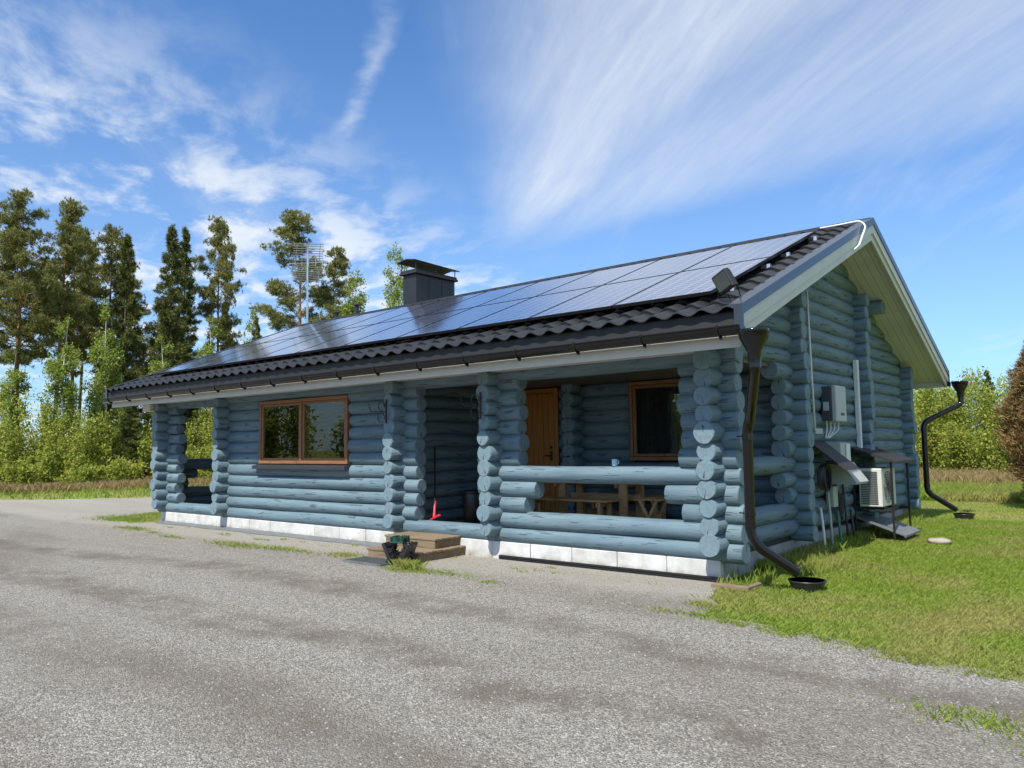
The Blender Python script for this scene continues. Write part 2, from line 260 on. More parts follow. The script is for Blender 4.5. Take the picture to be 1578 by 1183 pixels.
# ------------------------------------------------------------------ mesh builder
WL = {}
class MB:
    def __init__(s): s.v = []; s.f = []; s.m = []
    def quad(s, a, b, c, d, m=0):
        i = len(s.v); s.v += [tuple(a), tuple(b), tuple(c), tuple(d)]; s.f.append((i, i + 1, i + 2, i + 3)); s.m.append(m); return s
    def box(s, lo, hi, m=0, mat=None):
        i = len(s.v); P = [(x, y, z) for z in (lo[2], hi[2]) for y in (lo[1], hi[1]) for x in (lo[0], hi[0])]
        if mat is not None: P = [tuple(mat @ Vector(p)) for p in P]
        s.v += P
        for f in ((0, 2, 3, 1), (4, 5, 7, 6), (0, 1, 5, 4), (2, 6, 7, 3), (0, 4, 6, 2), (1, 3, 7, 5)): s.f.append(tuple(i + k for k in f)); s.m.append(m)
        return s
    def bbox(s, lo, hi, bev=.006, m=0, mat=None):
        """box with chamfered edges"""
        lo = Vector(lo); hi = Vector(hi); c = (lo + hi) / 2; h = (hi - lo) / 2; b = min(bev, min(h) * .45); i = len(s.v); idx = {}
        for sx in (-1, 1):
            for sy in (-1, 1):
                for sz in (-1, 1):
                    for ax in range(3):
                        p = [sx * (h.x - b), sy * (h.y - b), sz * (h.z - b)]; p[ax] = (sx, sy, sz)[ax] * h[ax]
                        q = Vector(p) + c
                        if mat is not None: q = mat @ q
                        idx[(sx, sy, sz, ax)] = len(s.v); s.v.append(tuple(q))
        def F(*k): s.f.append(tuple(idx[a] for a in k)); s.m.append(m)
        for ax in range(3):
            a, b2 = [k for k in range(3) if k != ax]
            for sg in (-1, 1):
                ks = []
                for (p, q2) in ((-1, -1), (1, -1), (1, 1), (-1, 1)):
                    t = [0, 0, 0]; t[ax] = sg; t[a] = p; t[b2] = q2; ks.append((*t, ax))
                if (sg > 0) == (ax == 1): ks.reverse()
                F(*ks)
            for p in (-1, 1):
                for q2 in (-1, 1):
                    t0 = [0, 0, 0]; t0[a] = p; t0[b2] = q2; t1 = list(t0); t0[ax] = -1; t1[ax] = 1
                    F((*t0, a), (*t1, a), (*t1, b2), (*t0, b2))
        for sx in (-1, 1):
            for sy in (-1, 1):
                for sz in (-1, 1): F((sx, sy, sz, 0), (sx, sy, sz, 1), (sx, sy, sz, 2))
        return s
    def tube(s, pts, rad, n=10, cap=True, m=0):
        pts = [Vector(p) for p in pts]; rad = rad if isinstance(rad, (list, tuple)) else [rad] * len(pts); i0 = len(s.v); ref = None
        for k, p in enumerate(pts):
            d = (pts[min(k + 1, len(pts) - 1)] - pts[max(k - 1, 0)]).normalized()
            if ref is None: ref = d.orthogonal().normalized()
            ref = (ref - d * ref.dot(d)).normalized(); b = d.cross(ref)
            for j in range(n):
                a = 2 * math.pi * j / n; s.v.append(tuple(p + (ref * math.cos(a) + b * math.sin(a)) * rad[k]))
        for k in range(len(pts) - 1):
            for j in range(n):
                a = i0 + k * n + j; b = i0 + k * n + (j + 1) % n; s.f.append((a, b, b + n, a + n)); s.m.append(m)
        if cap:
            s.f.append(tuple(i0 + j for j in range(n - 1, -1, -1))); s.m.append(m); e = i0 + (len(pts) - 1) * n; s.f.append(tuple(e + j for j in range(n))); s.m.append(m)
        return s
    def prism(s, prof, axis, a, b, m=0, mat=None):
        """closed profile (list of 2D points) extruded along an axis from a to b"""
        i = len(s.v); n = len(prof)
        for t in (a, b):
            for (p, q2) in prof:
                P = {0: (t, p, q2), 1: (p, t, q2), 2: (p, q2, t)}[axis]
                s.v.append(tuple(mat @ Vector(P)) if mat is not None else P)
        for j in range(n): k = (j + 1) % n; s.f.append((i + j, i + k, i + n + k, i + n + j)); s.m.append(m)
        s.f.append(tuple(i + j for j in range(n - 1, -1, -1))); s.m.append(m); s.f.append(tuple(i + n + j for j in range(n))); s.m.append(m)
        return s
    def build(s, name, mats, parent=None, smooth=False, local=False):
        mats = mats if isinstance(mats, (list, tuple)) else [mats]
        me = bpy.data.meshes.new(name); V = np.array(s.v, dtype=float); base = np.zeros(3)
        if not local: base = (V.min(0) + V.max(0)) / 2; base[2] = V[:, 2].min() if parent is None else base[2]; V = V - base
        me.from_pydata([tuple(x) for x in V], [], s.f)
        for k in mats: me.materials.append(MATS[k] if isinstance(k, str) else k)
        me.polygons.foreach_set('material_index', s.m)
        if smooth: me.polygons.foreach_set('use_smooth', [len(f) <= 4 for f in s.f] if smooth == 'sides' else [True] * len(s.f))
        me.update()
        o = bpy.data.objects.new(name, me); COL.objects.link(o); pw = Vector((0, 0, 0))
        if parent is not None: o.parent = parent; pw = WL.get(parent.name, Vector((0, 0, 0)))
        if not local: o.location = Vector(base) - pw; WL[o.name] = Vector(base)
        return o
def tag(o, label=None, cat=None, group=None, kind=None):
    for k, v in (('label', label), ('category', cat), ('group', group), ('kind', kind)):
        if v: o[k] = v
    return o
def thing(name, loc, label, cat, group=None):
    o = bpy.data.objects.new(name, None); o.empty_display_size = .2; COL.objects.link(o); o.location = loc; WL[o.name] = Vector(loc); return tag(o, label, cat, group)
def npmesh(name, V, F, mats, parent=None, loc=None, mi=None):
    """numpy mesh: V (n,3), F (m,k)"""
    me = bpy.data.meshes.new(name); k = F.shape[1]
    me.vertices.add(len(V)); me.vertices.foreach_set('co', np.ascontiguousarray(V, dtype=np.float32).ravel()); me.loops.add(F.size); me.loops.foreach_set('vertex_index', np.ascontiguousarray(F, dtype=np.int32).ravel())
    me.polygons.add(len(F)); me.polygons.foreach_set('loop_start', np.arange(0, F.size, k, dtype=np.int32)); me.polygons.foreach_set('loop_total', np.full(len(F), k, dtype=np.int32))
    for q in ([mats] if isinstance(mats, str) else mats): me.materials.append(MATS[q])
    if mi is not None: me.polygons.foreach_set('material_index', mi)
    me.update(); me.validate(); o = bpy.data.objects.new(name, me); COL.objects.link(o)
    if parent is not None: o.parent = parent
    if loc is not None: o.location = loc
    return o

# ------------------------------------------------------------------ ground
g = MB(); g.quad((-500, -500, -.012), (500, -500, -.012), (500, 500, -.012), (-500, 500, -.012)); tag(g.build('ground', 'lawn'), kind='structure')
def ragged(poly, step=.35, amp=.10):
    out = []
    for i, (a, am) in enumerate(poly):
        b = poly[(i + 1) % len(poly)][0]; d = math.hypot(b[0] - a[0], b[1] - a[1]); n = max(1, int(d / step)) if am else 1
        for k in range(n):
            t = k / n; j = am * amp if k else am * amp * .4
            out.append((a[0] + (b[0] - a[0]) * t + random.uniform(-j, j), a[1] + (b[1] - a[1]) * t + random.uniform(-j, j)))
    return out
GP = ragged([((.62, -1.55), 1), ((1.3, -1.67), 1), ((1.9, -1.8), 1), ((2.4, -2.0), 1), ((3.1, -2.07), 1), ((6, -2.7), 1), ((12, -3.6), 1), ((40, -7), 0), ((40, -60), 0), ((-90, -60), 0), ((-90, -4), 0), ((-40, -1.6), 2), ((-26, .9), 2),
             ((-22.5, 3.7), 2), ((-20.5, 9), 2), ((-20, 30), 0), ((-16.3, 30), 0), ((-16.3, 9), 2), ((-15.9, 1.4), 2), ((-15.0, -.35), 2), ((-13.4, -.5), 1), ((-13.0, .06), 0), ((.02, .06), 0), ((.12, -.3), 1), ((.35, -.9), 1)])
import bmesh
bm = bmesh.new(); fvs = [bm.verts.new((x, y, 0)) for x, y in GP]; fc = bm.faces.new(fvs); bmesh.ops.triangulate(bm, faces=[fc]); me = bpy.data.meshes.new('gravel_yard'); bm.to_mesh(me); bm.free()
me.materials.append(MATS['gravel']); yard = bpy.data.objects.new('gravel_yard', me); COL.objects.link(yard); tag(yard, kind='structure')
if me.polygons[0].normal.z < 0: me.flip_normals()
def inpoly(P, poly):
    x, y = P[:, 0], P[:, 1]; r = np.zeros(len(P), bool); n = len(poly)
    for i in range(n):
        x1, y1 = poly[i]; x2, y2 = poly[(i + 1) % n]
        if y1 == y2: continue
        c = ((y1 > y) != (y2 > y)) & (x < (x2 - x1) * (y - y1) / (y2 - y1) + x1); r ^= c
    return r

# ------------------------------------------------------------------ log cabin
CAB = thing('log_cabin', (-6.4, 4.2, 0), 'blue painted round-log cabin with dark metal tile roof and covered porch', 'house')
def log(p0, p1, r, end0=True, end1=True, crack=None):
    """round log along x or y; slightly wobbly, chamfered ends, radial drying crack"""
    p0 = Vector(p0); p1 = Vector(p1); ax = 0 if abs(p1.x - p0.x) > abs(p1.y - p0.y) else 1; L = (p1 - p0).length; n = 16
    segs = max(1, int(L / .55)); ph = random.uniform(0, 6.28); w = random.uniform(.6, 1.); d = (p1 - p0).normalized()
    st = [0., .012] + [L * k / segs for k in range(1, segs)] + [L - .012, L]; b = MB(); el = random.uniform(.93, 1.05); flip = random.choice((-1, 1)); knob = [random.uniform(-.05, .05) for _ in range(n)]
    for k, t in enumerate(st):
        rr = r * (1 + flip * .04 * (t / max(L, 2.) - .5)) + .006 * w * math.sin(t * 2.3 + ph) + random.uniform(-.003, .003)
        if k in (0, len(st) - 1): rr -= .011
        c = p0 + d * t; cz = .004 * math.sin(t * 1.7 + ph * 2); cs = .004 * math.cos(t * 1.3 + ph)
        for j in range(n):
            a = 2 * math.pi * j / n; q = rr * (1 + knob[j] * .5); u, z = math.cos(a) * q * el, math.sin(a) * q
            b.v.append((c.x, c.y + u + cs, c.z + z + cz) if ax == 0 else (c.x + u + cs, c.y, c.z + z + cz))
    for k in range(len(st) - 1):
        for j in range(n):
            a = k * n + j; c2 = k * n + (j + 1) % n; b.f.append((a, c2, c2 + n, a + n) if ax == 0 else (a, a + n, c2 + n, c2)); b.m.append(0)
    lo = list(range(n)); hi = list(range((len(st) - 1) * n, len(st) * n))
    b.f.append(tuple(reversed(lo)) if ax == 0 else tuple(lo)); b.m.append(1); b.f.append(tuple(hi) if ax == 0 else tuple(reversed(hi))); b.m.append(1)
    if crack is not None and random.random() < .75:   # open check running from the pith to the rim
        e = p0 if crack == 0 else p1; o = -.0015 if crack == 0 else .0015; a = random.choice((-1.57, -1.57, -1.2, -1.9, 1.5)) + random.uniform(-.2, .2); l = r * random.uniform(.6, .93)
        ca, sa = math.cos(a), math.sin(a); wd = random.uniform(.004, .010); P = [(0, 0), (ca * l * .5 - sa * wd * .6, sa * l * .5 + ca * wd * .6), (ca * l - sa * wd, sa * l + ca * wd), (ca * l + sa * wd, sa * l - ca * wd)]
        i = len(b.v)
        for (u, z) in P: b.v.append((e.x + o, e.y + u, e.z + z) if ax == 0 else (e.x + u, e.y + o, e.z + z))
        b.f.append((i, i + 1, i + 2, i + 3)); b.m.append(2)
    mm = LOGX if ax == 0 else LOGY
    return b.build('log', [mm[0], mm[1], 'crack_dark'], CAB, smooth='sides')
ZX = [.33 + .2105 * k for k in range(26)]; ZY = [.424 + .2075 * k for k in range(26)]
def rr(base=.120, j=.013): return base + random.uniform(-j, j)
def J(a): return a + random.uniform(-.03, .03)
YF = .09; XR = .02; XP = -3.28; XE = -5.25; XW = -10.36; XL = -12.85; YB = 2.35; YM = 5.38; YR = 8.28
EX = .31                                                   # how far the x logs run past the right gable
for k in range(11):
    z = ZX[k]; r = rr()
    # left porch stubs and sill
    if k == 0: log((XL - .3, YF, z), (XW, YF, z), r)
    else: log((XL - .3, YF, z), (J(-12.33) + (.08 if k % 2 else -.04), YF, z), rr(.115, .012))
    # window wall
    if k <= 4: log((XW, YF, z), (XE + .0 if k == 0 else J(-4.87), YF, z), rr(), crack=1)
    else:
        log((XW, YF, z), (-9.17, YF, z), r); log((-6.5, YF, z), (J(-4.87), YF, z), r, crack=1)
    # entrance
    if k == 0: log((XE, YF, z), (XP, YF, z), r)
    # pillar and railing bay
    if k in (0, 1, 4): log((XP - (0 if k == 0 else .28), YF, z), (EX, YF, z), rr(.122, .005), crack=1)
    else:
        log((XP - .28 + random.uniform(-.04, .04), YF, z), ({2: -2.74, 3: -2.56}.get(k, J(-2.84)), YF, z), rr(), crack=1)
        log(({2: -.41, 3: -.63}.get(k, J(-.41)), YF, z), (J(EX), YF, z), rr(), crack=0)
log((-13.25, YF - .03, 2.572), (EX + .02, YF - .03, 2.572), .122)       # eave beam
for k in range(11):
    z = ZY[k]
    big = {5: .135, 3: .125}.get(k, 0)
    for x in (XP,): log((x, J(-.25), z), (x, .46, z), big or rr(.118, .014), crack=0)
    for x in (XE, XW): log((x, J(-.25), z), (x, YB + .1, z), rr(.116, .014), crack=0)
    for x in (XR, XL):
        if k in (0, 1, 4): log((x, J(-.25), z), (x, YB + .2, z), rr(.121, .01), crack=0)
        elif k == 10: log((x, J(-.25), z), (x, .46, z), rr(), crack=0); log((x, 1.72, z), (x, YB + .2, z), .125, crack=0)
        else:
            log((x, J(-.25), z), (x, {2: .5, 3: .72}.get(k, J(.42)), z), ({6: .138}.get(k, 0) or rr(.118, .014)), crack=0)
            log((x, {2: 2.05, 3: 1.86}.get(k, J(2.0)), z), (x, YB + .2, z), rr(.118, .013), crack=0)
    log((-3.45, 2.0, z), (-3.45, YB, z), rr(), crack=0)     # log ends on the porch back wall
    log((XR, YB + .2, z), (XR, YR + .28, z), rr())          # gable wall behind the porch
SL = (4.895 - 2.879) / (4.192 + .9); YRIDGE = 4.192; ZR = 4.895; ZE = 2.879; TH = .20
def zroof(y): return ZE + SL * (y + .9) if y < YRIDGE else ZE + SL * (2 * YRIDGE - y + .9)
def zund(y): return zroof(y) - TH
for x in (XR,):
    k = 11
    while ZY[k] < ZR - .25:
        z = ZY[k]; y0 = (z - (ZE - TH)) / SL - .9; y1 = 2 * YRIDGE - y0
        if k == 11: y0 = -.25; 
        log((x, max(y0 - .16, -.25), z), (x, min(y1 + .16, YR + .28), z), rr(.121, .008)); k += 1
# cross walls
for k in range(17):
    z = ZX[k]
    if k <= 10:
        log((XE, YB, z), (-4.78, YB, z), rr())
        if k <= 4: log((-3.80, YB, z), (J(.30), YB, z), rr(), crack=1)
        else: log((-3.80, YB, z), (-2.44, YB, z), rr()); log((-1.14, YB, z), (J(.30), YB, z), rr(), crack=1)
        log((XL - .2, YB, z), (XW, YB, z), rr())
    elif z < zund(YB) + .02: log((-.3, YB, z), (J(.30), YB, z), rr(), crack=1)
for k in range(18):
    if ZX[k] < zund(YM) + .02: log((-.3, YM, ZX[k]), (J(.31), YM, ZX[k]), rr(.120, .011), crack=1)
    if ZX[k] < zund(YR) - .02: log((-.3, YR, ZX[k]), (J(.31), YR, ZX[k]), rr(.120, .011), crack=1)
log((-.3, 6.0, zund(6.0) - .13), (.42, 6.0, zund(6.0) - .13), .125, crack=1)     # purlin end
b = MB(); b.bbox((-13.32, -.30, 2.43), (-12.98, .04, 2.575), .006); b.build('eave_return', 'cream_paint', CAB)
# closed body of the rooms behind the logs
b = MB(); b.box((XW + .05, YF + .02, .05), (XE - .05, YB, 2.62)); b.box((XL + .05, YB + .02, .05), (XR - .05, YR, 2.62)); b.prism([(.12, 2.62), (8.3, 2.62), (YRIDGE, 4.60)], 0, XL + .03, XR - .05); b.build('room_core', 'room_dark', CAB)
# porch ceilings and floors
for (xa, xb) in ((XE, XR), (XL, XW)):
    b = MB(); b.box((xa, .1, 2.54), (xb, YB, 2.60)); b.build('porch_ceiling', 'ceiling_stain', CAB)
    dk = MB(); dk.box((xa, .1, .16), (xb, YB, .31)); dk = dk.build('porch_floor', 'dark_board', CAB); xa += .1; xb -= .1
    for i in range(17):
        b = MB(); b.bbox((xa, .20 + i * .125, .312), (xb, .315 + i * .125, .342)); b.build('floor_board', 'deck_plank', dk)
# foundation with its blocks
fo = MB(); fo.box((-12.98, .03, -.2), (.02, YR + .02, .225)); fo = fo.build('foundation', 'grey_foundation', CAB)
x = .045
while x > -12.9:
    x2 = max(x - .68, -12.99); y0 = random.uniform(-.003, .003)
    if not (x2 > -4.1 and False):
        b = MB(); b.bbox((x2 + .004, y0, -.15), (x - .004, .08, .236), .007); b.build('block', 'white_foundation', fo)
    x = x2
y = .0
while y < YR:
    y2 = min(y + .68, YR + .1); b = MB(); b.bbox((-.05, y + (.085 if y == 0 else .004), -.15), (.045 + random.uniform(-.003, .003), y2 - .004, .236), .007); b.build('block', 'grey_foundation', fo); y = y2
b = MB()
for i in range(160):
    x0 = -3.2 + i * .0203; b.box((x0, -.030 + .006 * (i % 2), -.02), (x0 + .021, -.012, .058)); 
for zz in (.02, .045): b.box((-3.2, -.042, zz - .006), (.045, -.030, zz + .006))
b.build('drainage_membrane', 'black_plastic', CAB)
b = MB(); pts = [(-12.9 + i * .3, -.05 - .03 * math.sin(i * 1.1) - random.uniform(0, .03), .012 + .012 * math.sin(i * 2.1)) for i in range(26)]
for i in range(len(pts) - 1):
    p, q2 = pts[i], pts[i + 1]; b.quad((p[0], p[1] - .09, .006), (q2[0], q2[1] - .09, .006), (q2[0], q2[1], q2[2] + .03), (p[0], p[1], p[2] + .03)); b.quad((p[0], p[1], p[2] + .03), (q2[0], q2[1], q2[2] + .03), (q2[0], .0, .05), (p[0], .0, .05))
b.build('membrane_flap', 'galvanised', CAB)

# --- roof
X0, X1 = -13.72, .72
ro = MB(); ro.prism([(-.80, zroof(-.80) - .03), (YRIDGE, ZR - .03), (9.18, zroof(9.18) - .03), (9.18, zroof(9.18) - TH + .02), (YRIDGE, ZR - TH + .01), (-.80, zroof(-.8) - TH + .02)], 0, X0 + .04, X1 - .06); ROOF = ro.build('roof', 'dark_board', CAB)
def tile_sheet(y0, y1, flip):
    per, nx = .28, 8; L = math.hypot(y1 - y0, SL * (y1 - y0)); rows = int(L / .35) + 1; cx, sx_ = math.cos(math.atan(SL)), math.sin(math.atan(SL)); xs = np.arange(X0, X1 + .001, per / nx); V = []; lines_ = []
    for r_ in range(rows):
        a = r_ * .35; e = min(a + .35, L); lines_ += [(a, .036), (a + .012, .040), (e, .004)]
    prof = np.where(np.sin(2 * np.pi * xs / per) > 0, np.sin(2 * np.pi * xs / per) * .030, np.sin(2 * np.pi * xs / per) * .022)
    for (s_, h) in lines_:
        hh = prof + h; yy = (y0 + s_ * cx - hh * sx_); zz = ZE + s_ * sx_ + hh * cx - .012
        if flip: yy = 2 * YRIDGE - yy
        V.append(np.stack([xs, yy, zz], 1))
    V = np.concatenate([np.stack([xs, V[0][:, 1], V[0][:, 2] - .012], 1)[None], np.array(V)], 0); nl, nxn = V.shape[0], V.shape[1]; idx = np.arange(nl * nxn).reshape(nl, nxn)
    F = np.stack([idx[:-1, :-1], idx[:-1, 1:], idx[1:, 1:], idx[1:, :-1]], -1).reshape(-1, 4)
    if flip: F = F[:, ::-1]
    V = V.reshape(-1, 3); c = WL[ROOF.name]; o = npmesh('tile_sheet', V - np.array(c), F, 'roof_metal', ROOF); o.data.polygons.foreach_set('use_smooth', [True] * len(F))
    m_ = o.modifiers.new('edges', 'EDGE_SPLIT'); m_.split_angle = R(40); return o
tile_sheet(-.9, YRIDGE, False); tile_sheet(-.9, YRIDGE, True)
b = MB(); b.prism([(YRIDGE - .16, ZR - .05), (YRIDGE - .04, ZR + .05), (YRIDGE + .04, ZR + .05), (YRIDGE + .16, ZR - .05), (YRIDGE, ZR - .01)], 0, X0 - .02, X1 + .03); b.build('ridge_cap', 'roof_metal', ROOF)
# rake (bargeboards, flashing, soffit boards), both gables
def slope_prism(prof, ya, yb, mats, name, parent, side):
    """prof: (x, offset below roof surface) points; swept up one slope"""
    b = MB(); n = len(prof); P = []
    for y in (ya, yb):
        for (x, dz) in prof: P.append((x, y, zroof(y) + dz))
    b.v = P
    for j in range(n): k = (j + 1) % n; b.f.append((j, k, n + k, n + j)); b.m.append(0)
    b.f.append(tuple(range(n - 1, -1, -1))); b.m.append(0); b.f.append(tuple(n + j for j in range(n))); b.m.append(0)
    return b.build(name, mats, parent)
for side, xe in ((1, X1), (-1, X0)):
    for (ya, yb) in ((-.90, YRIDGE), (2 * YRIDGE + .90, YRIDGE)):
        s = side
        def px(a): return xe + s * a
        slope_prism([(px(-.10), .055), (px(.062), .055), (px(.062), -.055), (px(.050), -.055), (px(.050), .040), (px(-.10), .040)], ya, yb, 'rake_metal', 'rake_flashing', ROOF, s)
        slope_prism([(px(.048), -.03), (px(.048), -.185), (px(.022), -.185), (px(.022), -.03)], ya + .02 * (1 if ya < 4 else -1), yb, 'cream_paint', 'bargeboard', ROOF, s)
        slope_prism([(px(.020), -.06), (px(.020), -.295), (px(-.006), -.295), (px(-.006), -.06)], ya + .03 * (1 if ya < 4 else -1), yb, 'cream_paint', 'bargeboard', ROOF, s)
        ye = ya + (-.008 if ya < 4 else .008); b = MB(); zc_ = zroof(ya); b.box((min(px(-.02), px(.066)), min(ye, ya + (.03 if ya < 4 else -.03)), zc_ - .20), (max(px(-.02), px(.066)), max(ye, ya + (.03 if ya < 4 else -.03)), zc_ + .058)); b.build('rake_end_plate', 'rake_metal', ROOF)
        if side == 1:
            for i in range(5):
                xa = -.012 - i * .125
                slope_prism([(px(xa), -.200), (px(xa), -.222), (px(xa - .119), -.222), (px(xa - .119), -.200)], ya + .11 * (1 if ya < 4 else -1), yb, 'soffit_paint', 'soffit_board', ROOF, s)
# eave fascia, soffit, drip board, gutter
FA = MB(); FA.bbox((X0 + .03, -.80, 2.516), (X1 - .015, -.775, 2.76), .004); FA = FA.build('fascia', 'cream_paint', CAB)
b = MB(); b.box((X0 + .05, -.84, 2.70), (X1 - .03, -.802, 2.868)); b.build('drip_board', 'dark_board', CAB)
b = MB(); b.box((X0 + .05, -.77, 2.585), (X1 - .65, .12, 2.60)); b.build('eave_soffit', 'soffit_paint', CAB)
b = MB(); b.bbox((X0 + .03, 9.16, 2.60), (X1 - .03, 9.185, 2.76), .004); b.build('fascia', 'cream_paint', CAB)
def gutter(yc, s):
    n = 10; prof = [(yc + s * math.cos(a) * .072, 2.705 - math.sin(a) * .085) for a in np.linspace(0, math.pi, n)] + [(yc + s * math.cos(a) * .064, 2.705 - math.sin(a) * .077) for a in np.linspace(math.pi, 0, n)]
    b = MB(); b.prism(prof, 0, X0 - .06, X1 + .07); b.tube([(X0 - .06, yc - .074, 2.708), (X1 + .07, yc - .074, 2.708)], .009, 6)
    for xe in (X0 - .06, X1 + .066): b.prism([(yc + s * math.cos(a) * .07, 2.705 - math.sin(a) * .083) for a in np.linspace(0, math.pi, n)], 0, xe, xe + .006)
    return b.build('gutter', 'black_gutter', CAB)
G1 = gutter(-.925, 1); gutter(9.31, 1)
x = .554
while x > X0:
    b = MB(); pts = [(x, -.925 + math.cos(a) * .078, 2.705 - math.sin(a) * .092) for a in np.linspace(-.25, math.pi + .1, 10)]; b.tube(pts, .0085, 5); b.box((x - .014, -1.006, 2.70), (x + .014, -.998, 2.728)); b.tube([(x + .002, -.93, 2.606), (x + .002, -.90, 2.604)], .018, 6); b.build('gutter_hook', 'black_gutter', G1); x -= .875
# downpipes
def bend(P, r, k=5):
    out = [Vector(P[0])]
    for i in range(1, len(P) - 1):
        a, c, d = Vector(P[i - 1]), Vector(P[i]), Vector(P[i + 1]); u = (a - c).normalized(); w = (d - c).normalized(); t = min(r, (a - c).length * .45, (d - c).length * .45)
        for j in range(k + 1):
            f = j / k; out.append((c + u * t) * (1 - f) ** 2 + c * 2 * f * (1 - f) + (c + w * t) * f * f)
    out.append(Vector(P[-1])); return out
def downpipe(top, path, label_loc):
    x, y, z = top; b = MB(); pts = bend(path, .12); b.tube(pts, .053, 16, cap=False); b.tube([pts[-1], pts[-1] + (pts[-1] - pts[-2]).normalized() * .002], [.053, .044], 16, cap=False)
    for i in (2,): pass
    D = b.build('downpipe', 'black_gutter', CAB, smooth=True)
    f = MB(); f.tube([(x, y, z + .056), (x, y, z + .055), (x, y, z + .02), (x, y, z + .018), (x, y, z - .03), (x, y, z - .16), (x, y, z - .26)], [.140, .152, .152, .142, .140, .066, .063], 20, cap=False); f.tube([(x, y, z + .03), (x, y, z + .031)], [.05, .138], 20)
    for p_, d_ in ((path[1], 0.), (path[4], .05), (path[3], -.12)): c = MB(); c.tube([Vector(p_) + Vector((0, 0, d_)), Vector(p_) + Vector((0, 0, d_ + .065))], .058, 16); c.build('pipe_collar', 'black_gutter', D)
    f.build('rain_hopper', 'black_gutter', D, smooth=True)
    for t in label_loc: c = MB(); c.tube([(t[0], t[1], t[2] - .015), (t[0], t[1], t[2] + .015)], .060, 14); c.tube([t, (t[0] - .16, t[1] + .1, t[2])], .008, 5); c.build('pipe_clamp', 'black_gutter', D)
    return D
downpipe((.90, -.925, 2.60), [(.90, -.925, 2.40), (.90, -.92, 2.28), (.60, -.37, 1.80), (.545, -.32, 1.70), (.53, -.30, .60), (.60, -.26, .45), (.90, -.005, .185)], [(.536, -.305, .80), (.54, -.31, 1.62)])
downpipe((.95, 9.33, 2.66), [(.95, 9.33, 2.44), (.95, 9.33, 2.26), (.42, 8.80, 1.93), (.37, 8.76, 1.84), (.37, 8.76, .58), (.43, 8.80, .48), (.79, 9.12, .18)], [(.37, 8.76, 1.1)])
# chimney
c0 = MB(); c0.bbox((-9.88, 4.30, 4.5), (-9.43, 5.62, 5.70), .008)
for i in range(3): c0.box((-9.428, 4.30 + .44 * i + .435, 4.7), (-9.424, 4.30 + .44 * i + .445, 5.69))
CH = c0.build('chimney', 'chimney_sheet', CAB)
b = MB(); b.bbox((-9.95, 4.23, 5.69), (-9.36, 5.69, 5.75), .01); b.bbox((-9.93, 4.25, 5.75), (-9.38, 5.67, 5.80), .01); b.build('chimney_collar', 'dark_board', CH)
b = MB()
for xx in (-9.90, -9.41):
    for yy in (4.28, 4.95, 5.62): b.tube([(xx, yy, 5.79), (xx, yy, 5.965)], .012, 6)
b.build('cap_post', 'black_steel', CH)
b = MB(); m_ = Matrix.Translation((-9.655, 4.96, 5.98)) @ Matrix.Rotation(R(-1.5), 4, 'X'); b.prism([(-.31, -.008), (-.31, .008), (0, .06), (.31, .008), (.31, -.008), (0, .04)], 1, -.77, .77, mat=m_); b.build('chimney_cap', 'dark_board', CH)
for (xx, yy, h) in ((-11.99, 4.6, .55), (-12.83, 4.6, .45)):
    b = MB(); zb = zroof(yy); b.tube([(xx, yy, zb - .1), (xx, yy, zb + h)], .055, 12); b.tube([(xx, yy, zb + h), (xx, yy, zb + h + .02), (xx, yy, zb + h + .05)], [.10, .10, .03], 12); b.build('vent_pipe', 'chimney_sheet', ROOF)

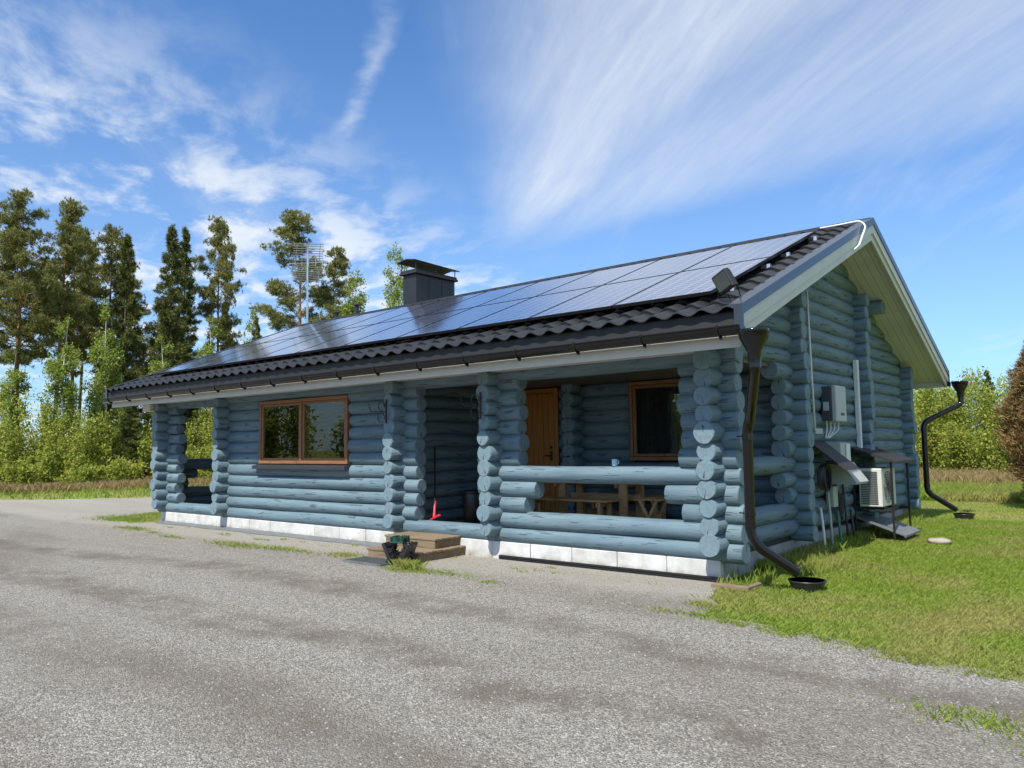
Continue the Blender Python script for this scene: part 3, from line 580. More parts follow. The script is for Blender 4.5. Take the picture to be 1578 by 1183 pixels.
# --- windows and door
def window(x0, x1, z0, z1, y, split, name='window'):
    f = MB(); t = .058; d = (y - .03, y + .10)
    f.bbox((x0, d[0], z0), (x1, d[1], z0 + t)); F_ = f.build(name, 'window_wood_flat', CAB)
    b = MB(); b.bbox((x0, d[0], z1 - t), (x1, d[1], z1)); b.build('head', 'window_wood_flat', F_)
    for xa in (x0, x1 - t): b = MB(); b.bbox((xa, d[0] + .002, z0 + t), (xa + t, d[1], z1 - t)); b.build('jamb', 'window_wood', F_)
    cells = [(x0 + t, (x0 + x1) / 2 - .03), ((x0 + x1) / 2 + .03, x1 - t)] if split else [(x0 + t, x1 - t)]
    if split: b = MB(); b.bbox(((x0 + x1) / 2 - .032, d[0] - .004, z0 + t), ((x0 + x1) / 2 + .032, d[1], z1 - t)); b.build('mullion', 'window_wood', F_)
    for (a, c) in cells:
        s = MB(); w = .048; s.bbox((a + .004, y - .012, z0 + t + .004), (a + w, y + .04, z1 - t - .004)); s.bbox((c - w, y - .012, z0 + t + .004), (c - .004, y + .04, z1 - t - .004)); s.bbox((a + w, y - .011, z0 + t + .004), (c - w, y + .04, z0 + t + w)); s.bbox((a + w, y - .011, z1 - t - w), (c - w, y + .04, z1 - t - .004)); s.build('sash', 'window_wood', F_)
        p = MB(); p.box((a + w - .004, y + .012, z0 + t + w - .004), (c - w + .004, y + .018, z1 - t - w + .004)); p.build('pane', 'window_glass', F_)
        if split:
            bl = MB(); zz = z0 + t + w + .02
            while zz < z1 - t - w: bl.quad((a + w, y + .052, zz), (c - w, y + .052, zz), (c - w, y + .062, zz + .019), (a + w, y + .062, zz + .019)); zz += .024
            for xx in (a + w + .12, c - w - .12): bl.box((xx - .002, y + .05, z0 + t + w), (xx + .002, y + .052, z1 - t - w))
            tag(bl.build('blind', 'blind_slat', F_), kind='stuff')
        else:
            cu_ = MB(); n = 24
            for i in range(n): xa = a + w + (c - a - 2 * w) * i / n; xb = a + w + (c - a - 2 * w) * (i + 1) / n; cu_.quad((xa, y + .06 + .012 * (i % 2), z0 + t), (xb, y + .06 + .012 * ((i + 1) % 2), z0 + t), (xb, y + .06 + .012 * ((i + 1) % 2), z1 - t), (xa, y + .06 + .012 * (i % 2), z1 - t))
            cu_.build('curtain', 'curtain', F_)
    return F_
W1 = window(-9.15, -6.52, 1.29, 2.452, -.0, True)
b = MB(); b.prism([(-.125, 1.195), (-.125, 1.255), (.03, 1.288), (.03, 1.195)], 0, -9.22, -6.47); b.build('sill', 'rake_metal', W1)
W2 = window(-2.42, -1.16, 1.30, 2.52, 2.24, False)
d_ = MB(); d_.bbox((-4.70, 2.245, .345), (-3.88, 2.30, 2.44), .004); D_ = d_.build('door', 'door_wood', CAB)
for i in range(7): b = MB(); b.bbox((-4.69 + i * .1155, 2.232, .36), (-4.583 + i * .1155, 2.2449, 2.43), .006); b.build('door_board', 'door_wood', D_)
b = MB(); b.bbox((-4.78, 2.22, .345), (-4.702, 2.33, 2.52)); b.bbox((-3.878, 2.22, .345), (-3.80, 2.33, 2.52)); b.bbox((-4.702, 2.222, 2.445), (-3.878, 2.33, 2.52)); b.build('door_frame', 'door_wood', D_)
b = MB(); b.tube([(-3.95, 2.225, 1.38), (-3.95, 2.19, 1.38), (-4.08, 2.185, 1.38)], .011, 8); b.bbox((-3.975, 2.222, 1.30), (-3.925, 2.232, 1.46), .004); b.tube([(-3.95, 2.23, 1.52), (-3.95, 2.205, 1.52)], .022, 10); b.build('door_handle', 'iron', D_)

# --- iron lamp brackets on the log ends
for (x, nm) in ((-5.30, 'left'), (-3.34, 'right')):
    t = thing('wall_bracket', (x + .05, -.28, 1.95), 'black wrought-iron bracket with curled arms on the post %s of the entrance' % nm, 'bracket', 'iron brackets beside the entrance')
    b = MB(); b.bbox((x + .045, -.300, 1.93), (x + .07, -.275, 2.30), .004); b.build('back_bar', 'iron', t)
    for (zz, rr_) in ((2.20, .07), (2.02, .075)):
        b = MB(); b.tube([(x + .05 - rr_ + math.cos(a) * rr_, -.295 - .02, zz + math.sin(a) * rr_) for a in np.linspace(-.3, 5.2, 18)], .0075, 6); b.build('scroll', 'iron', t)
    b = MB(); b.tube(bend([(x + .05, -.30, 2.11), (x - .18, -.40, 2.12), (x - .20, -.42, 2.24)], .06), .007, 6); b.build('arm', 'iron', t)

# ------------------------------------------------------------------ solar panels
PITCH_A = math.atan(SL); PW, PH = 1.27, 1.93; y_bot = -.36
def panel(i, j):
    xc = .235 - 1.284 * (i + .5); s0 = (PH + .02) * j; yc = y_bot + (s0 + PH / 2) * math.cos(PITCH_A); zc = zroof(y_bot) + (s0 + PH / 2) * math.sin(PITCH_A); off = .125
    o = bpy.data.objects.new('solar_panel', None); COL.objects.link(o); o.location = (xc, yc - off * math.sin(PITCH_A), zc + off * math.cos(PITCH_A)); o.rotation_euler = (PITCH_A, 0, 0); o.parent = ARR; o.location -= ARR.location; return o
ARR = thing('solar_array', (-6.2, 1.5, 3.9), 'two-row array of dark blue solar panels on the front roof slope', 'solar panels')
ORD = ['first', 'second', 'third', 'fourth', 'fifth', 'sixth', 'seventh', 'eighth', 'ninth', 'tenth']
fm = None
for j in range(2):
    for i in range(10):
        o = panel(i, j)
        if fm is None:
            b = MB(); w, h = PW / 2, PH / 2
            b.box((-w, -h, -.035), (w, -h + .012, .002)); b.box((-w, h - .012, -.035), (w, h, .002)); b.box((-w, -h + .012, -.035), (-w + .012, h - .012, .002)); b.box((w - .012, -h + .012, -.035), (w, h - .012, .002)); fr_ = b.build('frame', 'panel_frame', o, local=True)
            b = MB(); b.box((-w + .012, -h + .012, -.03), (w - .012, h - .012, -.001)); gl_ = b.build('cells', 'solar_cells', o, local=True); fm = (fr_, gl_)
        else:
            for q_ in fm: c = q_.copy(); COL.objects.link(c); c.parent = o
for k, s0 in enumerate((.35, 1.55, 2.30, 3.5)):      # rails under the panels, with their bright end caps
    yy = y_bot + s0 * math.cos(PITCH_A); zz = zroof(y_bot) + s0 * math.sin(PITCH_A) + .055
    b = MB(); b.bbox((-12.75, yy - .02, zz - .02), (.30, yy + .02, zz + .025), .003); t = b.build('mounting_rail', 'panel_frame', ARR)
    b = MB(); b.bbox((.30, yy - .03, zz - .03), (.345, yy + .03, zz + .035), .004); b.build('end_cap', 'aluminium', t)
    b = MB()
    for xx in np.arange(-12.4, .2, 1.3): b.box((xx - .02, yy - .015, zz - .09), (xx + .02, yy + .015, zz - .018))
    b.build('roof_hook', 'aluminium', t)

# ------------------------------------------------------------------ things on the roof
t = thing('tv_antenna', (-13.66, 4.25, 4.4), 'tall thin television aerial mast with grid reflector at the far roof end', 'antenna')
b = MB(); b.tube([(-13.66, 4.25, 4.3), (-13.66, 4.25, 7.15)], .028, 8); b.build('mast', 'aluminium', t)
def aerial(z0, h, tilt, parent):
    b = MB(); n = 8
    for i in range(n):
        zz = z0 + h * i / (n - 1); o = tilt * i / (n - 1)
        b.tube([(-13.66 - .26 + o, 4.25 - .30, zz), (-13.66 + .26 + o, 4.25 + .30, zz)], .013, 5)
    for sgn in (-1, 1): b.tube([(-13.66 + .2 * sgn, 4.25 + .23 * sgn, z0), (-13.66 + .2 * sgn + tilt, 4.25 + .23 * sgn, z0 + h)], .009, 5)
    b.build('reflector', 'galvanised', parent)
aerial(6.70, .45, .05, t); aerial(6.15, .42, -.04, t)
b = MB(); b.tube([(-13.66 - .42, 4.25 - .3, 6.63), (-13.66 + .40, 4.25 + .35, 6.65)], .012, 6); b.build('boom', 'aluminium', t)
for i in range(5): b = MB(); xx = -13.95 + i * .17; b.tube([(xx, 4.05 + i * .1, 6.52), (xx, 4.05 + i * .1, 6.76)], .006, 5); b.build('director', 'aluminium', t)
t = thing('floodlight', (.5, -.60, 3.08), 'small black square floodlight tilted up on the near roof corner', 'floodlight')
mt = Matrix.Translation((.47, -.60, 3.25)) @ Matrix.Scale(.98, 4) @ Matrix.Rotation(R(-22), 4, 'Z') @ Matrix.Rotation(R(-20), 4, 'Y') @ Matrix.Rotation(R(16), 4, 'X')
b = MB(); b.bbox((-.11, -.035, -.11), (.11, .045, .11), .012, mat=mt)
for i in range(6): b.box((-.09 + i * .034, .045, -.09), (-.082 + i * .034, .075, .09), mat=mt)
b.build('housing', 'black_plastic', t); b = MB(); b.bbox((-.09, -.041, -.085), (.09, -.0352, .085), .002, mat=mt); b.build('lens', 'lamp_glass', t)
b = MB(); b.tube([(.37, -.56, 3.235), (.37, -.52, 3.10), (.57, -.42, 3.10), (.57, -.50, 3.235)], .010, 6); b.tube([(.48, -.50, 3.12), (.55, -.60, 3.0)], .012, 6); b.build('mounting_arm', 'black_steel', t)
def zr_off(y, o): return zroof(y) + o
b = MB(); b.tube(bend([(.30, 3.20, zroof(3.2) + .16), (.46, 3.5, zroof(3.5) + .12), (.74, 3.62, zroof(3.62) + .11), (.82, 3.60, zroof(3.6) + .02), (.815, 3.20, zroof(3.2) - .20), (.70, 3.12, zroof(3.12) - .26), (.20, 3.02, zroof(3.0) - .3)], .10), .013, 8); tag(b.build('panel_cable', 'cable_white', smooth=True), 'white cable looping from the solar panels over the gable edge', 'cable')
b = MB(); b.tube([(.155, 2.93, 3.72), (.16, 2.95, 2.6), (.165, 2.98, 1.70)], .014, 8); tag(b.build('wall_conduit', 'cable_white', smooth=True), 'thin white vertical conduit down the gable to the inverter', 'conduit')

# ------------------------------------------------------------------ equipment on the gable wall
t = thing('solar_inverter', (.22, 3.63, 1.84), 'grey wall-mounted solar inverter box on the gable logs', 'inverter')
b = MB(); b.bbox((.125, 3.40, 1.86), (.275, 3.88, 2.36), .01); b.build('heat_sink', 'inverter_dark', t); b = MB(); b.bbox((.276, 3.40, 1.84), (.345, 3.88, 2.37), .012); b.build('front_cover', 'inverter_grey', t)
b = MB(); b.box((.3452, 3.60, 1.93), (.347, 3.76, 1.97)); b.build('display', 'black_plastic', t); b = MB(); b.bbox((.16, 3.385, 2.0), (.24, 3.399, 2.13), .003); b.build('switch', 'inverter_grey', t)
b = MB()
for i in range(4): b.tube(bend([(.18 + .03 * i, 3.46 + .08 * i, 1.86), (.18 + .03 * i, 3.46 + .08 * i, 1.72), (.16, 3.44 + .05 * i, 1.60)], .05), .010, 6)
b.build('cable', 'cable_white', t)
b = MB(); b.bbox((.11, 2.99, 1.66), (.17, 3.30, 1.74), .004); tag(b.build('junction_box', 'cabinet_grey'), 'small grey junction box at the foot of the white conduit', 'box')
b = MB(); b.bbox((.13, 5.07, 1.42), (.20, 5.16, 2.88), .006); b.bbox((.128, 5.065, 2.70), (.203, 5.165, 2.72), .002); tag(b.build('pipe_trunking', 'trunking_white'), 'white vertical plastic trunking on the gable above the heat pump', 'trunking')
t = thing('heat_pump', (.40, 5.15, .50), 'cream white outdoor heat pump unit standing on a black frame by the gable', 'heat pump')
b = MB(); b.bbox((.22, 4.75, .52), (.56, 5.58, 1.12), .012); b.build('casing', 'ac_white', t)
for i in range(19): b = MB(); b.box((.25, 4.741, .56 + i * .0275), (.50, 4.7495, .575 + i * .0275)); b.build('side_slat', 'ac_grill', t)
b = MB(); cy, cz = 5.10, .82
for k in range(6): b.tube([(.566, cy + math.cos(a) * (.045 * k + .02), cz + math.sin(a) * (.045 * k + .02)) for a in np.linspace(0, 2 * math.pi, 25)], .004, 4, cap=False)
for a in np.linspace(0, math.pi, 7)[:-1]: b.tube([(.567, cy - math.cos(a) * .25, cz - math.sin(a) * .25), (.567, cy + math.cos(a) * .25, cz + math.sin(a) * .25)], .004, 4)
b.build('fan_grille', 'ac_grill', t); b = MB()
for yy in (4.90, 5.42): b.box((.24, yy - .03, .48), (.55, yy + .03, .518))
b.build('foot', 'black_steel', t)
t = thing('heat_pump_shelter', (.45, 5.2, 0), 'black steel stand with sloping sheet roof around the heat pump', 'stand')
b = MB(); b.quad((.13, 4.70, 1.462), (.80, 4.70, 1.232), (.80, 5.90, 1.232), (.13, 5.90, 1.462)); b.quad((.13, 4.70, 1.450), (.13, 5.90, 1.450), (.80, 5.90, 1.220), (.80, 4.70, 1.220)); b.box((.79, 4.69, 1.195), (.805, 5.91, 1.236)); b.prism([(.13, 1.462), (.80, 1.232), (.80, 1.195), (.13, 1.425)], 1, 4.685, 4.70); b.build('sheet_roof', 'dark_board', t)
for (x, y) in ((.70, 4.78), (.70, 5.80), (.14, 4.78), (.14, 5.80)): b = MB(); b.bbox((x - .016, y - .016, 0), (x + .016, y + .016, 1.24 if x > .5 else 1.43), .003); b.build('post', 'black_steel', t)
b = MB()
for yy in (4.78, 5.80): b.bbox((.14, yy - .015, .44), (.70, yy + .015, .475), .003)
for xx in (.22, .55): b.bbox((xx - .015, 4.78, .445), (xx + .015, 5.80, .478), .003)
b.build('shelf_bar', 'black_steel', t)
b = MB(); b.prism([(.14, .36), (.86, .10), (.86, .07), (.84, .07), (.84, .088), (.14, .34)], 1, 4.78, 5.74); b.build('drip_tray', 'galvanised', t)
t = thing('hose_cover', (.33, 3.2, 1.15), 'slanted black sheet lid sheltering the hose coil on the gable', 'lid')
b = MB(); b.prism([(.125, 1.56), (.60, 1.17), (.61, 1.155), (.59, 1.155), (.125, 1.54)], 1, 2.82, 3.46); b.build('lid_sheet', 'dark_board', t)
for yy in (2.88, 3.40): b = MB(); b.tube([(.12, yy, 1.27), (.50, yy, 1.235)], .010, 6); b.build('strut', 'black_steel', t)
t = thing('garden_hose', (.25, 2.95, .8), 'dark coiled garden hose hanging under the slanted lid', 'hose')
b = MB(); pts = []
for k in range(130): a = k * .33; r_ = .17 + .012 * math.sin(k * .7); pts.append((.22 + .10 * (k / 130), 2.98 + math.cos(a) * r_, 1.05 + math.sin(a) * r_ * 1.05))
b.tube(pts, .012, 6); b.build('coil', 'hose_dark', t, smooth=True)
b = MB(); b.bbox((.12, 2.80, .86), (.15, 2.83, 1.26), .003); b.bbox((.12, 3.13, .86), (.15, 3.16, 1.26), .003); b.build('hanger', 'trunking_white', t)
t = thing('meter_cabinet', (.3, 3.75, .85), 'pale grey slope-topped utility cabinet beside the hose coil', 'cabinet')
b = MB(); b.prism([(.13, .93), (.13, 1.24), (.36, 1.24), (.56, .96), (.54, .93)], 1, 3.45, 4.05); b.build('cabinet_body', 'cabinet_grey', t); b = MB(); b.bbox((.13, 3.52, 1.24), (.34, 3.95, 1.53), .008); b.build('upper_box', 'cabinet_grey', t); b = MB(); b.bbox((.342, 3.74, 1.25), (.36, 3.92, 1.51), .004); b.build('box_door', 'trunking_white', t)
t = thing('pipe_bundle', (.22, 3.4, 0), 'pale upright pipes and cables rising from the grass beside the hose', 'pipes')
for (yy, xx, h, mm) in ((3.02, .20, .62, 'trunking_white'), (3.28, .22, .95, 'cabinet_grey'), (3.56, .26, .55, 'tube_green'), (3.85, .16, .95, 'hose_dark'), (4.15, .18, .9, 'hose_dark'), (4.40, .2, .5, 'black_steel')):
    b = MB(); b.tube(bend([(xx + .04, yy - .05, -.05), (xx, yy, h * .6), (xx - .03, yy + .02, h)], .1), .019, 8); b.build('pipe', mm, t, smooth=True)
b = MB(); b.bbox((.13, 3.42, .60), (.24, 3.62, .90), .006); b.build('socket_box', 'cabinet_grey', t); b = MB()
for k in range(5): b.tube([(.2 + .03 * math.sin(k), 3.65 + .1 * k * .6 + .15 * u_, .80 - .35 * math.sin(u_ * 3.14) - .02 * k) for u_ in np.linspace(0, 1, 12)], .011, 6)
b.build('loose_cable', 'hose_dark', t)
for (x, y, nm) in ((.95, .12, 'near corner downpipe'), (.90, 9.25, 'far corner downpipe')):
    b = MB(); b.tube([(x, y, -.02), (x, y, .015), (x, y, .085), (x, y, .10), (x, y, .10), (x, y, .085), (x, y, .03), (x, y, .028)], [.15, .155, .185, .195, .175, .165, .14, .01], 28, cap=True); tag(b.build('drain_bowl', 'black_plastic', smooth=True), 'round black plastic rain bowl on the grass under the %s' % nm, 'drain bowl', 'rain bowls under the downpipes')
def rock(name, c, sz, label, mat='stone'):
    b = MB(); n = 12; rings = [(-.4, .7), (0, 1.), (.35, .92), (.55, .55)]
    for (h, r_) in rings:
        for j in range(n): a = 2 * math.pi * j / n; k = r_ * random.uniform(.88, 1.08); b.v.append((c[0] + math.cos(a) * sz[0] * k, c[1] + math.sin(a) * sz[1] * k, c[2] + h * sz[2] + random.uniform(-.006, .006)))
    for i in range(len(rings) - 1):
        for j in range(n): p = i * n + j; q2 = i * n + (j + 1) % n; b.f.append((p, q2, q2 + n, p + n)); b.m.append(0)
    b.f.append(tuple((len(rings) - 1) * n + j for j in range(n))); b.m.append(0); return tag(b.build(name, mat, smooth=True), label, 'stone')
rock('flat_stone', (1.30, 4.84, .035), (.17, .14, .09), 'small reddish flat stone lying on the dry lawn patch')
b = MB(); b.bbox((.08, -.34, -.02), (.50, -.26, .045), .006); b.bbox((.44, -.26, -.02), (.50, .10, .04), .006); tag(b.build('edging_plank', 'weathered_plank'), 'short wooden edging plank in the grass at the near house corner', 'plank')

# ------------------------------------------------------------------ entrance steps and small things
def plank_platform(name, x0, x1, y0, y1, z0, z1, n, label):
    t = thing(name, ((x0 + x1) / 2, (y0 + y1) / 2, z0), label, 'step', 'wooden entrance steps'); w = (y1 - y0) / n
    b = MB(); b.bbox((x0 + .02, y0 + .012, z0), (x1 - .02, y0 + .045, z1 - .032), .004); b.bbox((x1 - .055, y0 + .05, z0), (x1 - .022, y1, z1 - .032), .004); b.bbox((x0 + .022, y0 + .05, z0), (x0 + .055, y1, z1 - .032), .004); b.build('frame', 'weathered_plank', t)
    for i in range(n): b = MB(); dz = random.uniform(-.003, .003); b.bbox((x0 + random.uniform(-.008, .008), y0 + i * w + .004, z1 - .031 + dz), (x1 + random.uniform(-.008, .008), y0 + (i + 1) * w - .004, z1 + dz), .005); b.build('plank', 'weathered_plank', t)
plank_platform('entrance_step', -5.02, -3.95, -.52, .02, .135, .272, 5, 'upper weathered plank step against the entrance sill')
plank_platform('entrance_step', -4.93, -3.85, -.93, .00, -.01, .132, 8, 'lower wider weathered plank step on the gravel')
t = thing('metal_grate', (-4.3, -1.22, 0), 'flat galvanised foot-wiping grate on the gravel before the steps', 'grate')
b = MB(); b.box((-4.82, -1.44, .004), (-4.05, -1.425, .03)); b.box((-4.82, -1.035, .004), (-4.05, -1.02, .03)); b.box((-4.82, -1.425, .004), (-4.805, -1.035, .03)); b.box((-4.065, -1.425, .004), (-4.05, -1.035, .03)); b.build('rim', 'galvanised', t); b = MB()
for i in range(18): b.box((-4.785 + i * .0405, -1.425, .006), (-4.781 + i * .0405, -1.035, .029))
for i in range(9): b.tube([(-4.805, -1.395 + i * .042, .026), (-4.065, -1.395 + i * .042, .026)], .003, 4)
b.build('grid_bar', 'galvanised', t)
t = thing('boot_brush', (-3.98, -1.15, 0), 'black boot scraper stand with green bristle brushes before the steps', 'boot brush')
c = Vector((-3.98, -1.15, 0)); rz = Matrix.Translation(c) @ Matrix.Rotation(R(20), 4, 'Z')
b = MB()
for (a, bb) in (((-.17, -.10, 0), (-.06, -.02, .30)), ((.17, -.10, 0), (.06, -.02, .30)), ((-.17, .12, 0), (-.06, .03, .30)), ((.17, .12, 0), (.06, .03, .30)), ((-.17, -.10, .02), (.17, -.10, .02)), ((-.2, 0, .16), (.2, 0, .16))): b.tube([rz @ Vector(a), rz @ Vector(bb)], .013, 6)
b.build('stand', 'black_plastic', t)
for s in (-1, 1):
    m_ = rz @ Matrix.Translation((s * .14, 0, .17)) @ Matrix.Rotation(R(s * 24), 4, 'Y'); b = MB(); b.bbox((-.022, -.13, -.13), (.022, .13, .13), .008, mat=m_); b.build('side_plate', 'black_plastic', t)
    m_ = rz @ Matrix.Translation((s * .10, 0, .19)) @ Matrix.Rotation(R(s * 24), 4, 'Y'); b = MB()
    for i in range(60): y_, z_ = random.uniform(-.11, .11), random.uniform(-.1, .1); b.box((-.035, y_ - .007, z_ - .007), (.03, y_ + .007, z_ + .007), mat=m_)
    tag(b.build('side_bristles', 'black_plastic', t), kind='stuff')
b = MB(); m_ = rz @ Matrix.Translation((0, 0, .31)); b.bbox((-.10, -.11, -.02), (.10, .11, .0), .006, mat=m_)
for i in range(120): x_, y_ = random.uniform(-.095, .095), random.uniform(-.10, .10); b.box((x_ - .007, y_ - .007, 0), (x_ + .007, y_ + .007, random.uniform(.04, .07)), mat=m_)
tag(b.build('top_bristles', 'green_brush', t), kind='stuff')
t = thing('floor_squeegee', (-4.88, .42, .345), 'red floor squeegee with dark stick leaning inside the entrance', 'squeegee')
b = MB(); m_ = Matrix.Translation((-4.80, .30, .46)) @ Matrix.Rotation(R(-10), 4, 'Z') @ Matrix.Rotation(R(-20), 4, 'Y'); b.bbox((-.16, -.02, -.02), (.16, .02, .012), .006, mat=m_); b.build('head', 'red_plastic', t)
b = MB(); b.tube([(-4.81, .31, .47), (-4.85, .36, .56), (-4.90, .42, .70)], [.024, .020, .022], 8); b.build('socket', 'red_plastic', t); b = MB(); b.tube([(-4.90, .42, .69), (-5.10, .62, 1.55)], .012, 8); b.build('stick', 'iron', t)
t = thing('waste_bin', (-4.62, 1.0, .345), 'round black lidded bin standing in the dark entrance', 'bin')
b = MB(); b.tube([(-4.62, 1.0, .345), (-4.62, 1.0, .35), (-4.62, 1.0, .80), (-4.62, 1.0, .81)], [.14, .15, .185, .18], 20); b.build('bin_body', 'black_plastic', t, smooth=True); b = MB(); b.tube([(-4.62, 1.0, .81), (-4.62, 1.0, .845), (-4.62, 1.0, .86)], [.195, .19, .12], 20); b.build('lid', 'black_plastic', t, smooth=True)
b = MB(); b.tube([(-1.35, .06, 1.286), (-1.35, .06, 1.29), (-1.35, .06, 1.37)], [.032, .034, .037], 14); b.tube([(-1.35 + .037, .06, 1.35), (-1.29, .06, 1.345), (-1.29, .06, 1.315), (-1.35 + .036, .06, 1.31)], .006, 6); tag(b.build('mug', 'pale_cup', smooth=True), 'pale blue mug standing on the porch railing log', 'mug')
# pine table and benches on the porch
FZ = .343
def bench(x0, x1, y, label, seat=.445):
    t = thing('pine_bench', ((x0 + x1) / 2, y, FZ), label, 'bench', 'pine porch furniture'); z = FZ + seat
    for s in (-1, 1): b = MB(); b.bbox((x0, y + s * .085 - .075, z - .032), (x1, y + s * .085 + .075, z), .006); b.build('seat_plank', 'pine_wood', t)
    for xx in (x0 + .14, x1 - .14):
        for s in (-1, 1): b = MB(); b.bbox((xx - .022, y + s * .12 - .035, FZ), (xx + .022, y + s * .12 + .035, z - .033), .005); b.build('leg', 'pine_wood', t)
        b = MB(); b.bbox((xx - .047, y - .16, z - .10), (xx - .023, y + .16, z - .034), .004); b.build('cross_bar', 'pine_wood', t)
    b = MB(); b.bbox((x0 + .10, y - .014, FZ + .12), (x1 - .10, y + .014, FZ + .215), .005); b.build('stretcher', 'pine_wood', t)
bench(-3.45, -1.95, .95, 'near long pine bench behind the porch railing'); bench(-3.15, -1.65, 1.95, 'far long pine bench along the porch back wall')
t = thing('pine_table', (-2.5, 1.45, FZ), 'pine plank table between the two benches on the porch', 'table')
for i in range(5): b = MB(); b.bbox((-3.25, 1.10 + i * .142, FZ + .70), (-1.70, 1.236 + i * .142, FZ + .735), .005); b.build('table_plank', 'pine_wood', t)
for xx in (-3.0, -1.95):
    for yy in (1.22, 1.68): b = MB(); b.bbox((xx - .06, yy - .03, FZ), (xx + .06, yy + .03, FZ + .70), .006); b.build('leg', 'pine_wood', t)
    b = MB(); b.bbox((xx - .085, 1.12, FZ + .60), (xx - .062, 1.78, FZ + .698), .005); b.build('cross_bar', 'pine_wood', t)
b = MB(); b.bbox((-3.0, 1.43, FZ + .40), (-1.8, 1.46, FZ + .50), .005); b.build('stretcher', 'pine_wood', t)
t = thing('folding_stool', (-1.35, 1.1, FZ), 'low pine folding stool with crossed legs at the table end', 'stool')
for yy in (.95, 1.25):
    for s in (-1, 1): b = MB(); m_ = Matrix.Translation((-1.40, yy + s * .013, FZ + .23)) @ Matrix.Rotation(R(28 * s), 4, 'Y'); b.bbox((-.022, -.011, -.25), (.022, .011, .26), .004, mat=m_); b.build('leg', 'pine_wood', t)
for i in range(4): b = MB(); b.bbox((-1.60 + i * .1, .92, FZ + .455), (-1.51 + i * .1, 1.28, FZ + .475), .004); b.build('slat', 'pine_wood', t)

# ------------------------------------------------------------------ vegetation
def leaf_quads(P, size, elong=1., spread=1., nrm_up=.0):
    """one random small quad (as a diamond) per point"""
    n = len(P); a = rng.normal(size=(n, 3)); a[:, 2] *= spread; a /= np.linalg.norm(a, axis=1)[:, None]; h = rng.normal(size=(n, 3)); b = np.cross(a, h); b /= np.linalg.norm(b, axis=1)[:, None] + 1e-9
    s = (size * rng.uniform(.65, 1.35, n))[:, None]; u = a * s * elong; w = b * s * .62
    V = np.stack([P - u, P - w * .9, P + u, P + w * .9], 1).reshape(-1, 3); F = np.arange(4 * n).reshape(n, 4); return V, F
def needles(P, D, ln, wd, k, fan=.8):
    """k thin needle sprays (triangles) at every point, fanned about direction D"""
    n = len(P); P = np.repeat(P, k, 0); D = np.repeat(D, k, 0); d = D + rng.normal(size=(n * k, 3)) * fan; d /= np.linalg.norm(d, axis=1)[:, None] + 1e-9
    s = np.cross(d, rng.normal(size=(n * k, 3))); s /= np.linalg.norm(s, axis=1)[:, None] + 1e-9; L = (ln * rng.uniform(.6, 1.3, n * k))[:, None]
    V = np.stack([P - s * wd * .5, P + d * L * .55 + s * wd, P + d * L, P + d * L * .45 - s * wd], 1).reshape(-1, 3); F = np.arange(4 * n * k).reshape(-1, 4); return V, F
def wood_mesh(name, branches, n, mat, parent):
    b = MB()
    for pts, rad in branches: b.tube(pts, rad, n if rad[0] > .05 else 4, cap=False)
    b_ = b.build(name, mat, parent, smooth=True, local=True); return b_
PROTO = {}
def proto_parts(key, fn):
    if key not in PROTO: PROTO[key] = fn()
    return PROTO[key]
def pine_geo(h, seed, cb=.42, lean=0., wide=1.):
    r = np.random.default_rng(seed); br = []; bend_ = r.normal(size=2) * .25
    def axis(z): t = z / h; return np.array([bend_[0] * math.sin(t * 2.6) + lean * t * t, bend_[1] * math.sin(t * 2.1), z])
    zs = np.linspace(0, h, 14); br.append(([axis(z) for z in zs], [max(.02, .19 * (1 - z / h) ** .8) for z in zs])); P = []; D = []
    for k in range(int(h * 3.0)):
        t = cb + (1 - cb) * (k + r.uniform()) / (h * 3.0); z = t * h; a = r.uniform(0, 6.28); f = (1 - t) / (1 - cb); ln = wide * (.45 + 2.6 * f ** .75 * min(1, .35 + (1 - f) * 2.2)) * r.uniform(.55, 1.15); el = r.uniform(-.15, .35) + .55 * (1 - f)
        d = np.array([math.cos(a) * math.cos(el), math.sin(a) * math.cos(el), math.sin(el)]); p0 = axis(z); pts = [p0 + d * ln * s + np.array([0, 0, .18 * ln * s * s]) for s in (0, .35, .7, 1.)]; br.append((pts, [.035 * (.4 + f), .024, .015, .006]))
        nt_ = int(20 + ln * 36); ncl = 2 + int(ln * 2.2); cls = [(r.uniform(.45, 1.05), r.normal(size=3) * np.array([.30, .30, .10]) * (.35 + .3 * ln)) for _c in range(ncl)]
        for _ in range(nt_):
            s, o_ = cls[r.integers(0, ncl)]; q_ = p0 + d * ln * s + np.array([0, 0, .18 * ln * s * s]) + o_ + r.normal(size=3) * np.array([.21, .21, .10]); P.append(q_); D.append(d * .5 + np.array([0, 0, .55]))
    for k in range(7):      # dead stubs on the bare stem
        z = r.uniform(.18, cb) * h; a = r.uniform(0, 6.28); p0 = axis(z); ln = r.uniform(.4, 1.5); br.append(([p0, p0 + np.array([math.cos(a) * ln, math.sin(a) * ln, -.1 * ln + r.uniform(-.1, .25)])], [.018, .006]))
    V, F = needles(np.array(P), np.array(D), .21, .016, 17, .85); return br, V, F
